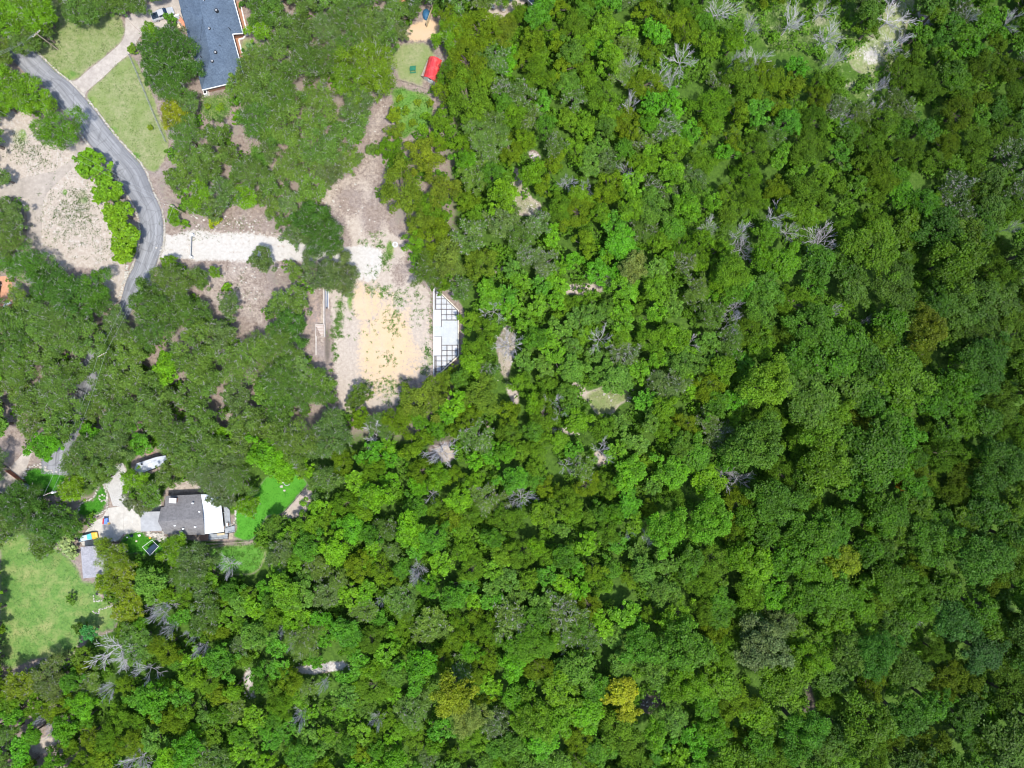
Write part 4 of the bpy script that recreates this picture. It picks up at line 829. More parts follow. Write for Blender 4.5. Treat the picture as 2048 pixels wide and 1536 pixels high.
MB().tube((x, y, 0), (x, y, 2.6), .03, n=6).build('pole', M['white'], t); MB().disc((x, y, 0), .3, .1, 14).build('base', M['grey_metal'], t)
x, y, _ = W(825.5, 138, .7); t = thing('picnic_table', 'dark green picnic table left of the red shed', 'table', (x, y, 0))
for k in range(4): MB().box((x, y - .3 + .2 * k, .74), (1.5, .17, .05), .1).build('table_board', M['green_table'], t)
for s in (-1, 1):
    MB().box((x, y + s * .75, .44), (1.5, .26, .05), .1).build('seat', M['green_table'], t)
    MB().box((x + s * .55, y, .4), (.09, 1.5, .09), .1).build('brace', M['green_table'], t)
    for q in (-1, 1): MB().tube((x + s * .55, y + q * .7, 0), (x + s * .55, y + q * .25, .72), .05, n=5).build('leg', M['green_table'], t)
q = [W(u, v, 1.9) for u, v in ((284.6,1094),(304,1080),(317,1093),(300,1111))]
t = thing('shade_frame', 'white tube frame with dark navy shade cloth on the play lawn', 'frame', W(301, 1095, 0))
for a, b_ in zip(q, q[1:] + q[:1]): MB().tube(a, b_, .045, n=6).build('frame_tube', M['white'], t)
for a in q: MB().tube((a[0], a[1], 0), a, .04, n=6).build('leg', M['white'], t)
a, b_, c, d = (np.array(p) for p in q); m_ = MB(); m_.slab([tuple(a+(d-a)*.42+np.array((0,0,-.04))), tuple(b_+(c-b_)*.42+np.array((0,0,-.04))), tuple(c+np.array((0,0,-.06))), tuple(d+np.array((0,0,-.06)))], .02); m_.build('shade_cloth', M['navy'], t)
for dx, lab, mt, s in ((263,'dark cushion chair on the play lawn','navy',.8),(278.5,'pale low stool on the play lawn','white',.6),(300,'yellow toy on the play lawn edge','yellow',.5),(254,'white lawn toy near the forecourt','white',.4),(272.5,'small pale garden ornament on the play lawn','rim',.45)):
    v = {263:1071.5,278.5:1071,300:1076,254:1075,272.5:1082.5}[dx]; x, y, _ = W(dx, v, .3); t = thing('garden_chair' if s > .5 else 'lawn_toy', lab, 'seat' if s > .5 else 'toy', (x, y, 0))
    MB().box((x, y, .22*s+.1), (s, s*.8, .2), .4).build('seat', M[mt], t, bevel=.05); MB().box((x - s*.35, y + s*.1, .45*s+.1), (s*.15, s*.75, .5*s), .4).build('backrest', M[mt], t, bevel=.02)
x, y, _ = W(983.5, 11, .8); t = thing('patio_table', 'white rectangular table beside the round fire pit', 'table', (x, y, 0))
for k in range(4): MB().box((x + .12*k - .18, y - .3*k + .45, .77), (1.3, .29, .05), -.35).build('table_board', M['white'], t)
for s in (-1, 1):
    for q in (-1, 1): MB().tube((x + s*.4, y + q*.5, 0), (x + s*.4, y + q*.5, .75), .04, n=5).build('leg', M['white'], t)
x, y, _ = W(1007, 18.5, .3); t = thing('fire_pit', 'round stone fire pit on the tan patio', 'fire pit', (x, y, 0))
for k in range(12): a = 2*math.pi*k/12; MB().box((x + .62*math.cos(a), y + .62*math.sin(a), .2), (.24, .3, .4), a).build('stone', M['patio'], t)
MB().disc((x, y, .05), .48, .2, 16).build('ash_bed', M['grey_metal'], t)
x, y, _ = W(1022, -4, 2); t = thing('parasol', 'dark navy parasol over the patio at the top edge', 'parasol', (x, y, 0)); m_ = MB(); m_.tube((x, y, 2.1), (x, y, 2.5), .9, .03, 8); m_.build('canopy', M['navy'], t); MB().tube((x, y, 0), (x, y, 2.5), .03, n=6).build('pole', M['white'], t)
# corners of neighbouring roofs at the top edge
for (pl, z0, z1, mt, lab) in (([(684,4,3),(702,10,3),(728,3,3),(722,-30,3.8),(680,-30,3.8)],0,0,'grey_roof','grey roof corner with white gutter at the top edge'), ([(792,0,2.6),(806,10,2.4),(811,2,2.4),(808,-25,3),(790,-25,3)],0,0,'red_brick','orange-red roof corner showing through oaks at the top edge'), ([(1056,0,3),(1066,10,2.8),(1080,6,2.8),(1082,-30,3.4),(1050,-30,3.4)],0,0,'blue_roof','blue-grey roof corner right of the patio')):
    t = thing('house', lab, 'house', W(pl[0][0], pl[0][1], 0)); m_ = MB(); m_.slab(P3(pl), .2); m_.build('roof', M[mt], t)
    MB().prism([p[:2] for p in P3([(a + (sum(q[0] for q in pl)/5 - a)*.12, b_ + (sum(q[1] for q in pl)/5 - b_)*.12, z) for a, b_, z in pl])], -.1, 2.2).build('wall', M['cream_wall'], t)
    m_ = MB(); bar(m_, W(*pl[0]), W(*pl[1]), .16, .2, .04); m_.build('gutter', M['white'], t)
t = thing('garden_wall', 'low cream angled wall on the terracotta terrace', 'wall', W(12, 615, 0))
for a, b_ in (((4,624),(10,608)),((10,608),(21,605)),((5,625),(11,626))): m_ = MB(); bar(m_, W(*a, .7), W(*b_, .7), .5, .75); m_.build('wall_section', M['white'], t)
def stone_row(name, lab, pts, r0, r1, seed, step=.5, cat='stones', mat='rock', jit=.15):
    root = thing(name, lab, cat, G(*pts[0])); rr = random.Random(seed); m_ = MB(); P = [Vector(G(*p)) for p in pts]
    for a, b_ in zip(P, P[1:]):
        L = (b_ - a).length; k = 0.0
        while k < L: q = a.lerp(b_, k / L); m_.rock((q.x + rr.uniform(-jit, jit), q.y + rr.uniform(-jit, jit), q.z + .08), rr.uniform(r0, r1), rr.random()); k += rr.uniform(.7, 1.3) * step
    o = m_.build('stones', M[mat], root); o['kind'] = 'stuff'; return root
stone_row('stone_border', 'curved stone border around the garden lawn', [(205,966),(212,978),(215,995),(215,1008),(212,1018),(205,1026),(192,1033),(178,1038)], .2, .34, 1, .42)
stone_row('stone_border', 'winding stone path edging by the bright yellow-green bush', [(192,972),(194,982),(188,995),(178,1001),(168,1001),(160,1012),(153,1028)], .2, .32, 2, .42)
stone_row('stone_ring', 'small stone-ringed flower bed on the garden lawn', [(199,992),(206,989),(213,994),(212,1001),(203,1002),(199,996),(199,992)], .18, .26, 3, .36)
stone_row('stone_border', 'line of limestone rocks between lane and bright lawn', [(46,962),(52,944),(62,934),(78,929),(95,938),(112,946)], .2, .42, 4, .5, jit=.4)
stone_row('rockery', 'white rock bed under the carport side of the grey house', [(297,1066),(305,1064),(325,1066),(300,1070),(328,1074),(310,1076),(332,1080)], .3, .6, 5, .55, jit=.5)
stone_row('stone_border', 'curved stone edging between deck and vivid lawn', [(469,1004),(471,1020),(471,1035),(468,1046),(461,1050)], .2, .32, 6, .42)
stone_row('dry_stone_wall', 'tumbled limestone wall between sandy yard and road', [(256,530),(252,552),(246,575),(238,598),(228,606)], .22, .42, 7, .4, 'wall', jit=.3)
stone_row('stone_bed', 'pale stone edging of the upper garden bed', [(188,1192),(189,1203),(204,1201),(219,1198)], .16, .24, 8, .3)
stone_row('stone_bed', 'pale stone edging of the lower garden bed', [(186,1222),(192,1226),(199,1226),(199,1218),(213,1215),(234,1210)], .16, .24, 9, .3)
stone_row('stone_steps', 'rubble stone path by the play lawn', [(247,1088),(250,1096),(256,1103)], .25, .4, 10, .4)
stone_row('rock_pile', 'white rocks lying on the vivid lawn', [(566,963),(563,972),(572,982)], .3, .55, 11, 1.2, jit=.2)
stone_row('rock_pile', 'stones along the limestone track gate', [(376,474),(378,490),(377,508)], .15, .3, 12, .6, jit=.4)
x, y, _ = W(573.5, 965, .2); t = thing('fire_pit', 'grey ring fire pit on the vivid green lawn', 'fire pit', (x, y, 0)); 
for k in range(12): a = 2*math.pi*k/12; MB().box((x + .75*math.cos(a), y + .75*math.sin(a), .12), (.16, .36, .28), a).build('stone', M['grey_metal'], t)
x, y, _ = W(195, 1187, .5); t = thing('barbecue', 'black kettle barbecue on the upper garden bed', 'barbecue', (x, y, 0)); MB().dome((x, y, .75), .35, .35, .3, 12, 4, -1.2).build('bowl', M['black'], t); MB().tube((x, y, 0), (x, y, .75), .05, n=6).build('stand', M['black'], t)

# ------------------------------------------------------------------ vegetation prototypes
def quads(c, n, t, w, l):                    # leaf quads from centre, normal, axis, half-width, half-length arrays
    t = t - n * (t * n).sum(1, keepdims=True); t /= np.linalg.norm(t, axis=1, keepdims=True) + 1e-9; b = np.cross(n, t)
    w = w[:, None]; l = l[:, None]
    V = np.stack([c - t * l, c - b * w + t * l * .1, c + t * l, c + b * w + t * l * .1], 1).reshape(-1, 3)
    return V, np.arange(len(V)).reshape(-1, 4)
def unit(n): v = rng.normal(size=(n, 3)); return v / np.linalg.norm(v, axis=1, keepdims=True)
def thin(arr, n, k):                         # keep n of a crown's leaf quads, each grown k times about its centre
    V, F, T_, Hu, lobes = arr; i = rng.permutation(len(F))[:n]; Q = V.reshape(-1, 4, 3)[i]; c = Q.mean(1, keepdims=True); Q = c + (Q - c) * k
    return Q.reshape(-1, 3), np.arange(len(Q) * 4).reshape(-1, 4), T_[i], Hu[i], lobes
def crown_arrays(R, H, kind, dens=1.0):
    if kind == 'oak': nl = int(20 + R * 9); lr = (.13, .28); flat = .5
    elif kind == 'juniper': nl = int(18 + R * 9); lr = (.14, .28); flat = .7
    else: nl = int(18 + R * 10); lr = (.13, .27); flat = .6
    hc = H - R * flat; lobes = []
    ph = rng.uniform(0, 6.28, 3); am = rng.uniform(.08, .26, 3)
    for k in range(nl):
        a = rng.uniform(0, 2 * np.pi); out = 1 + am[0] * np.sin(2 * a + ph[0]) + am[1] * np.sin(3 * a + ph[1]) + am[2] * np.sin(5 * a + ph[2])
        q = np.sqrt(rng.uniform(0, 1)) * .86; z = np.sqrt(max(0, 1 - q * q * 1.1)) * rng.uniform(.55, 1.0)
        if rng.random() < .25: z = rng.uniform(-.2, .5)
        r = rng.uniform(*lr) * R * (1.1 - .35 * q)
        lobes.append((np.array([np.cos(a) * q * R * out, np.sin(a) * q * R * out, hc + z * R * flat - r * .3]), r))
    Cs = []; Ns = []; T = []; Hu = []
    for (c, r) in lobes:
        per = {'oak': 80, 'juniper': 105, 'elm': 70}[kind]; n = int(per * (r ** 2) * 4 * dens) + 14
        d = unit(n); d[:, 2] = np.where(d[:, 2] < -.35, -d[:, 2], d[:, 2]); rad = r * (rng.uniform(.6, 1.15, n) + .18 * rng.exponential(1, n) * (rng.random(n) < .3))
        wob = 1 + .22 * (vnoise(d[:, 0] * 2.6 + c[0], d[:, 1] * 2.6 + c[1] + d[:, 2] * 2, 5) - .5) * 2
        p = c + d * (rad * wob)[:, None] * np.array([1, 1, .8])
        Cs.append(p); Ns.append(d); lt = rng.uniform(.25, .75); T.append(np.clip(rng.normal(lt, .2, n), 0, 1)); Hu.append(np.clip(rng.normal(rng.uniform(.15, .85), .16, n), 0, 1))
    C = np.concatenate(Cs); N = np.concatenate(Ns); T = np.concatenate(T); Hu = np.concatenate(Hu)
    keep = np.ones(len(C), bool)
    for (c, r) in lobes: keep &= np.linalg.norm((C - c) / np.array([1, 1, .8]), axis=1) > .55 * r
    keep &= (vnoise(C[:, 0] * 1.1 + 40 * am[0], C[:, 1] * 1.1 + C[:, 2] * .5, 13) > .24) | (rng.random(len(C)) < .35)
    C, N, T, Hu = C[keep], N[keep], T[keep], Hu[keep]; n = len(C)
    if kind == 'oak': jn, ln_, wd = .9, (.13, .30), (.04, .075)
    elif kind == 'juniper': jn, ln_, wd = .8, (.10, .20), (.05, .10)
    else: jn, ln_, wd = .75, (.11, .23), (.08, .155)
    nn = N * .7 + np.array([0, 0, .55]) + unit(n) * jn; nn /= np.linalg.norm(nn, axis=1, keepdims=True)
    ax = N + unit(n) * .8
    fs = rng.uniform(.78, 1.28); V, F = quads(C, nn, ax, rng.uniform(*wd, n) * fs, rng.uniform(*ln_, n) * fs)
    return V, F, np.repeat(T, 1), np.repeat(Hu, 1), lobes
def branch_mb(mb, p, d, L, r, lev, spread, rr, minr=.02, up=.12, dense=(1, 2)):
    n = 3 if lev > 0 else 2; q = Vector(p); dd = Vector(d).normalized(); rad = r
    for k in range(n):
        nd = (dd + Vector((rr.gauss(0, .16), rr.gauss(0, .16), rr.gauss(0, .1) + up * .3))).normalized(); e = q + nd * (L / n); r2 = max(minr, rad * .78)
        mb.tube(q, e, rad, r2, 4 if lev < 2 else 5, cap=False); q, dd, rad = e, nd, r2
        if lev > 0:
            for _ in range(2 if lev > 1 else rr.choice(dense)):
                s = Vector((rr.gauss(0, 1), rr.gauss(0, 1), rr.gauss(.1, .6))); s = (s - dd * s.dot(dd)).normalized()
                branch_mb(mb, q, (dd + s * spread * rr.uniform(.7, 1.3)).normalized(), L * rr.uniform(.45, .68), max(minr, rad * .62), lev - 1, spread, rr, minr, up, dense)
def trunk_mesh(name, H, lobes, kind, seed):
    rr = random.Random(seed); mb = MB(); r0 = .05 * H ** .9 * (1.25 if kind == 'oak' else 1.0)
    f = Vector((rr.uniform(-.3, .3), rr.uniform(-.3, .3), H * (.32 if kind == 'oak' else .5)))
    mb.tube((0, 0, -1.2), (f.x * .5, f.y * .5, f.z * .5), r0 * 1.25, r0, 7, cap=False); mb.tube((f.x * .5, f.y * .5, f.z * .5), f, r0, r0 * .8, 7, cap=False)
    for c, r in lobes[:14]:
        c = Vector(c); m_ = f.lerp(c, .55) + Vector((rr.gauss(0, .2), rr.gauss(0, .2), -.25)); mb.tube(f, m_, r0 * .5, r0 * .3, 5, cap=False); mb.tube(m_, c, r0 * .3, .04, 5, cap=False)
    me = bpy.data.meshes.new(name); me.from_pydata(mb.v, [], mb.f); me.materials.append(M['bark']); return me
def twig_mesh(name, lobes, seed, cnt):
    rr = random.Random(seed); mb = MB()
    for c, r in lobes:
        for _ in range(cnt):
            d = Vector((rr.gauss(0, 1), rr.gauss(0, 1), abs(rr.gauss(.5, .5)))).normalized(); p = Vector(c) + d * r * .35
            branch_mb(mb, p, d, r * rr.uniform(.6, .95), .035, 1, .7, rr, .014, 0)
    me = bpy.data.meshes.new(name); me.from_pydata(mb.v, [], mb.f); me.materials.append(M['twig']); return me
PROTO = {}
def proto(kind, R, H, key, n, dens=1.0, twigs=0, bare=None):
    for k in range(n):
        V, F, T, Hu, lobes = crown_arrays(R, H, kind, dens)
        me = np_mesh('crown', V, F, M['needle' if kind == 'juniper' else 'leaf'], {'tint': ('FACE', T), 'hue': ('FACE', Hu)})
        tm = trunk_mesh('trunk', H, lobes, kind, hash((key, k)) % 9999 if False else k * 31 + len(key))
        tw = twig_mesh('twigs', lobes, k * 17 + 5, twigs) if twigs else None
        PROTO.setdefault(key, []).append((me, tm, tw, R, H))
proto('oak', 5.0, 7.5, 'oak_l', 4, .85, 2); proto('oak', 3.4, 6.0, 'oak_m', 4, 1.0, 2)
proto('oak', 3.2, 5.8, 'oak_sparse', 3, .55, 4)
proto('juniper', 3.6, 6.5, 'juniper_l', 4, .9); proto('juniper', 2.4, 5.0, 'juniper_m', 4, 1.05)
proto('elm', 5.2, 11.0, 'elm_l', 5, .85); proto('elm', 3.6, 8.0, 'elm_m', 4, 1.0); proto('elm', 2.3, 5.2, 'elm_s', 4, 1.15)
proto('elm', 1.3, 1.9, 'bush', 4, 1.5)
def dead_proto(R, H, seed):
    rr = random.Random(seed); mb = MB(); mb.tube((0, 0, -1), (0, 0, H * .35), .17, .14, 7, cap=False); n = rr.choice((5, 6, 7, 8))
    for k in range(n):
        a = 2 * math.pi * k / n + rr.uniform(-.35, .35); el = rr.uniform(.15, 1.1); d = Vector((math.cos(a) * math.cos(el), math.sin(a) * math.cos(el), math.sin(el)))
        branch_mb(mb, (0, 0, H * rr.uniform(.3, .45)), d, R * rr.uniform(.75, 1.0), .07, 2, .55, rr, .022, .2, (2, 2, 3))
    me = bpy.data.meshes.new('branches'); me.from_pydata(mb.v, [], mb.f); me.materials.append(M['dead']); return me
DEAD = [(dead_proto(3.4, 7.6, s), 3.7, 7.6) for s in range(12)]

# ------------------------------------------------------------------ planting
LAND = [((430,90),'the blue-grey hipped roof'),((863,140),'the red shed'),((891,662),'the white slab foundation'),((382,491),'the white track gate'),((370,1035),'the grey house'),
        ((295,930),'the camper trailer'),((268,1240),'the yellow parasol'),((186,1125),'the grey outbuilding'),((300,420),'the road bend'),((765,690),'the sandy clearing'),((28,958),'the rusty gate'),
        ((180,170),'the driveway mouth'),((100,440),'the sandy yard'),((1007,18),'the fire pit patio'),((60,1200),'the big lawn'),((640,661),'the wide steps'),((575,980),'the fenced vivid lawn'),((1745,110),'the white rocky glade'),((1230,800),'the dry grass glade')]
def direction(dx, dy):
    a = math.degrees(math.atan2(-dy, dx)) % 360
    return ['right of', 'above right of', 'above', 'above left of', 'left of', 'below left of', 'below', 'below right of'][int(((a + 22.5) % 360) // 45)]
USED = set()
ONES = 'zero one two three four five six seven eight nine ten eleven twelve thirteen fourteen fifteen sixteen seventeen eighteen nineteen'.split(); TENS = '. . twenty thirty forty fifty sixty seventy eighty ninety'.split()
def word(n):
    n = int(round(n))
    if n >= 100: return 'a hundred'
    return ONES[n] if n < 20 else TENS[n // 10] + ('' if n % 10 == 0 else '-' + ONES[n % 10])
def tone_word(c, kind):
    r, g, b_ = c; 
    if r > g * .95: return 'yellowish' if g > .12 else 'brownish'
    if r / g > .72: return 'olive'
    if b_ / g > .36: return 'grey-green'
    return 'bright green' if g > .17 else ('dark green' if g < .105 else 'mid-green')
KW = {'live_oak_tree': 'live oak', 'juniper_tree': 'juniper', 'elm_tree': 'leafy small elm', 'hardwood_tree': 'tall broad hardwood', 'dead_tree': 'leafless tree', 'bush': 'bush'}
def tree_label(u, v, kind, col, rpx):
    size = 'large' if rpx > 38 else 'small' if rpx < 20 else ''
    what = ' '.join(w for w in (size, 'bare pale grey' if kind == 'dead_tree' else tone_word(col, kind), KW[kind]) if w)
    (lu, lv), ln_ = min(LAND, key=lambda q: (q[0][0] - u) ** 2 + (q[0][1] - v) ** 2); d = math.hypot(u - lu, v - lv)
    cand = []
    if d < 230: cand.append(f'{what} {word(max(2, round(d / 8)))} metres {direction(u - lu, v - lv)} {ln_}')
    for du, dv in ((0, 0), (6, 0), (0, 6), (-6, 0), (0, -6), (8, 8), (-8, -8), (8, -8), (-8, 8), (16, 0), (0, 16), (-16, 0), (0, -16)): cand.append(f'{what}, {word(min(99, max(1, (u + du) / 20.48)))} percent across and {word(min(99, max(1, (v + dv) / 15.36)))} percent down')
    for c in cand:
        if c not in USED: USED.add(c); return c
    return cand[-1]
COUNT = {}; FOL = 1.16
def add_tree(u, v, rpx, kind, key, col, hscale=1.0, full=.82):
    me, tm, tw, R, H = random.choice(PROTO[key]); 
    x, y, z = G(u, v, H * .7); s = rpx / 8 * (CAM_H - z - H * .7) / CAM_H / (R * full); hz = s ** .6 * hscale * random.uniform(.85, 1.2)
    x, y, z = G(u, v, H * hz * .72)
    root = thing(kind, tree_label(min(max(u, 0), 2048), min(max(v, 0), 1536), kind, col, rpx), 'bush' if kind == 'bush' else 'tree', (x, y, z), {'live_oak_tree': 'live oaks', 'juniper_tree': 'junipers on the slope', 'elm_tree': 'small leafy trees on the slope', 'hardwood_tree': 'tall hardwoods in the valley', 'bush': 'bushes'}[kind])
    root.rotation_euler = (0, 0, random.uniform(0, 6.28)); root.scale = (s * random.uniform(.92, 1.08), s * random.uniform(.92, 1.08), hz)
    for nm, m_ in (('crown', me), ('trunk', tm), ('twigs', tw)):
        if m_ is None: continue
        o = bpy.data.objects.new(nm, m_); COL.objects.link(o); o.parent = root
        if nm == 'crown': o.color = (col[0] * FOL * 1.14, col[1] * FOL, col[2] * FOL * .8, 1)
        if nm == 'twigs': o['kind'] = 'stuff'
    COUNT[kind] = COUNT.get(kind, 0) + 1
def add_dead(u, v, rpx):
    me, R, H = random.choice(DEAD); h = H * random.uniform(1.0, 1.4); s = rpx / 8 / R; x, y, z = G(u, v, h * .8); s *= (CAM_H - z) / CAM_H
    root = thing('dead_tree', tree_label(min(max(u, 0), 2048), min(max(v, 0), 1536), 'dead_tree', (.4, .4, .4), rpx), 'tree', (x, y, z), 'bare dead trees'); root.rotation_euler = (random.uniform(-.12, .12), random.uniform(-.12, .12), random.uniform(0, 6.28))
    root.scale = (s, s, h / H); o = bpy.data.objects.new('branches', me); COL.objects.link(o); o.parent = root
GRID = {}
def near(u, v, r, k):
    i, j = int(u // 60), int(v // 60)
    for a in range(i - 2, i + 3):
        for b_ in range(j - 2, j + 3):
            for (x, y, q) in GRID.get((a, b_), ()):
                if (x - u) ** 2 + (y - v) ** 2 < (k * (q + r)) ** 2: return True
    return False
def put(u, v, r): GRID.setdefault((int(u // 60), int(v // 60)), []).append((u, v, r))
OAK = [(.075,.165,.026), (.085,.175,.03), (.095,.185,.028), (.085,.165,.042), (.07,.16,.022)]
JUN = [(.072,.15,.005), (.064,.152,.006), (.084,.155,.005), (.062,.145,.008), (.072,.165,.008)]
ELM = [(.076,.235,.005), (.062,.215,.006), (.095,.245,.005), (.06,.20,.010), (.084,.22,.008), (.074,.18,.02)]
HWD = [(.072,.205,.004), (.06,.175,.005), (.082,.195,.004), (.054,.16,.008), (.088,.205,.005), (.068,.165,.014)]
BRT = [(.12,.225,.012), (.14,.23,.012), (.105,.235,.02)]
def jitc(c, s=.14):
    k = random.uniform(1 - s, 1 + s); return tuple(max(.004, x * k * random.uniform(1 - s * .5, 1 + s * .5)) for x in c)
def pick(kind, u=0, v=0):
    P = {'live_oak_tree': OAK, 'juniper_tree': JUN, 'elm_tree': ELM, 'hardwood_tree': HWD, 'bush': BRT}[kind]; f = float(vnoise(u / 130 + 7, v / 130, 31)) * 1.3 - .15 + random.gauss(0, .16)
    return jitc(P[int(np.clip(f, 0, .999) * len(P))], .1)
def key_for(kind, r):
    if kind == 'live_oak_tree': return 'oak_l' if r > 33 else 'oak_m'
    if kind == 'juniper_tree': return 'juniper_l' if r > 23 else 'juniper_m'
    if kind == 'hardwood_tree': return 'elm_l' if r > 34 else 'elm_m'
    if kind == 'elm_tree': return 'elm_m' if r > 24 else 'elm_s'
    return 'bush'
def T(u, v, r, kind='live_oak_tree', col=None, key=None, h=1.0, full=.96):
    dk = 1 - .42 * float(smooth(1300, 1950, u))  # vignette-like falloff of light put into the leaf colour towards the right edge
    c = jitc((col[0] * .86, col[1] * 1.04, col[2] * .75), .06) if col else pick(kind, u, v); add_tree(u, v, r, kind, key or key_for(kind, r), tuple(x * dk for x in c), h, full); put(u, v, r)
Bg, Yg, Dg, Gg = (.12,.235,.012), (.22,.25,.012), (.055,.125,.02), (.10,.14,.06)
# trees that stand on or beside the open ground
for a in [(25,35,52,Bg),(72,25,42,Bg),(50,75,36,None),(88,68,22,None),(165,8,42,None),(205,-4,38,None),(245,12,22,None),(272,8,26,None),
          (318,95,40,Dg),(355,88,36,Dg),(340,140,46,Dg),(303,68,20,Bg),(368,130,30,Dg),(345,178,36,None),(312,150,28,Dg),(350,228,30,(.19,.21,.012)),(375,212,22,None),
          (497,110,9,(.12,.2,.10)),(505,150,36,None),(480,175,26,None),(530,180,42,None),(545,120,40,None),(520,60,30,Bg),(530,20,36,None),(590,60,44,None),(610,130,44,None),(650,60,36,None),(660,120,36,None),
          (740,130,52,(.13,.215,.012)),(705,165,40,(.11,.19,.015)),(745,165,32,(.125,.21,.012)),(715,205,34,None),
          (640,290,46,None),(580,250,48,None),(520,240,42,None),(600,330,44,None),(660,340,34,Gg),(570,190,40,None),(640,200,42,None),(540,300,24,None),
          (375,275,36,None),(430,270,32,(.085,.15,.03)),(415,330,40,None),(375,330,28,None),(460,310,24,None),(400,395,32,Bg),(450,385,30,None),(490,390,28,Bg),(355,360,24,None),(425,415,26,None),(520,395,14,None),
          (350,440,14,Bg),(545,415,22,None),(625,440,38,Dg),(650,470,40,Dg),(600,470,30,None),(665,490,22,None),(565,445,18,None),
          (525,520,26,None),(350,560,38,None),(400,560,22,None),(430,545,14,Bg),(340,525,16,Bg),(300,600,40,None),(345,620,40,None),(390,630,36,None),(460,610,26,None),(590,545,20,None),
          (640,545,38,Gg),(680,550,40,Gg),(592,600,30,None),(560,610,26,None),(578,660,38,Dg),(560,690,36,None),(530,700,34,None),(592,730,32,None),(640,760,32,None),(610,790,40,None),(655,795,20,None),
          (772,84,26,None),(800,62,22,Gg),(765,50,30,None),(815,25,26,None),(785,20,30,None),(735,60,34,None),(700,90,36,None),(700,30,36,None),(100,1356,42,(.11,.155,.05)),(42,1368,32,(.13,.17,.012)),(720,790,22,(.085,.14,.02)),(705,805,16,None),
          (20,178,40,Bg),(60,192,42,Bg),(85,205,22,Bg),(10,212,22,Bg),(120,258,42,(.09,.20,.012)),(92,272,16,None),(2,355,22,None),(15,425,32,None),(28,450,28,None),(10,490,40,None),
          (55,535,42,(.07,.17,.02)),(100,565,42,Dg),(40,600,24,None),(150,600,48,Dg),(190,575,36,(.075,.165,.02)),(205,605,26,Dg),(60,640,44,None),(115,650,44,None),(20,680,44,None),(230,640,30,None),
          (120,985,10,Dg),(150,975,30,(.13,.23,.012)),(25,1010,40,Dg),(60,1005,34,Dg),(10,1060,28,None),(104,1042,44,Dg),(140,1050,28,None),(70,1060,34,None),(90,1090,26,None),
          (270,960,28,Bg),(300,985,30,(.09,.17,.03)),(265,1000,22,(.12,.15,.09)),(285,1012,20,(.12,.15,.07)),(335,950,28,None),(180,915,44,None),(225,895,40,None),(165,960,24,None),(205,955,20,None),
          (430,945,44,Gg),(445,990,26,(.085,.12,.06)),(475,955,38,None),(400,900,48,None),(355,880,46,None),(500,1010,24,Bg),(350,1100,34,Bg),(395,1120,38,None),(370,1145,36,None),
          (225,1115,34,(.15,.22,.02)),(250,1140,30,(.17,.22,.02)),(210,1090,16,None),(215,1165,20,(.15,.22,.012)),(250,1175,26,(.15,.21,.012)),(258,1215,30,(.16,.21,.012)),
          (935,120,46,None),(960,60,44,None),(905,70,36,Bg),(905,40,30,None),(935,200,46,None),(890,190,22,None),(1005,60,34,(.11,.145,.014)),(1040,30,24,None),(900,145,26,None),
          (850,320,38,(.13,.165,.014)),(885,380,36,(.11,.14,.016)),(790,230,17,(.13,.18,.012)),(790,262,18,(.105,.15,.015)),(745,300,14,None),(785,300,26,None),(800,380,46,(.10,.145,.014)),(840,430,36,(.10,.14,.014)),(855,410,30,None),
          (875,290,22,None),(870,470,36,None),(855,545,34,(.09,.15,.02)),(895,520,40,(.10,.14,.03)),(880,570,20,None),(960,530,36,(.09,.14,.014)),(872,505,26,None),
          (895,770,30,(.10,.16,.014)),(850,800,42,(.11,.15,.02)),(965,790,40,(.10,.15,.02)),(905,740,12,(.12,.19,.012)),(800,840,34,None),(760,850,28,None)]:
    u, v, r, c = a; k = 'live_oak_tree' if u < 860 and not (780 < u and v > 220) else ('juniper_tree' if c is None or c[0] > c[1] * .6 else 'live_oak_tree')
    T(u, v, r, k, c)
for a in [(178,325,26,Bg),(205,350,24,Bg),(222,385,26,Bg),(238,425,26,(.13,.24,.012)),(252,462,28,(.14,.25,.012)),(246,502,26,(.14,.25,.012)),(258,495,16,Bg),(170,345,14,None),(200,395,14,Bg),
          (265,98,11,(.12,.2,.02)),(342,38,13,(.07,.16,.02)),(142,1198,12,(.075,.15,.02)),(180,1265,19,(.05,.19,.06)),(505,95,11,(.13,.22,.13)),(135,1085,18,(.30,.34,.22)),(145,1105,15,(.27,.32,.2)),(130,1310,12,(.12,.18,.08)),
          (345,425,12,Bg),(455,575,10,Bg),(160,1255,14,(.06,.12,.01)),(165,1310,20,(.08,.13,.01)),(370,448,9,Bg),(475,1010,14,Bg),(486,100,4,(.06,.17,.03)),(482,120,5,(.05,.15,.03)),(483,8,6,(.06,.16,.03)),(430,440,13,Yg),(835,205,8,None),(812,222,9,None),(852,232,10,Bg),(826,246,9,None),(846,258,11,Bg),(800,196,7,None),(860,206,8,None),(300,255,6,None),(440,215,9,None),(415,212,7,None)]:
    u, v, r, c = a; T(u, v, r, 'bush', c, 'elm_s' if r > 17 else 'bush')
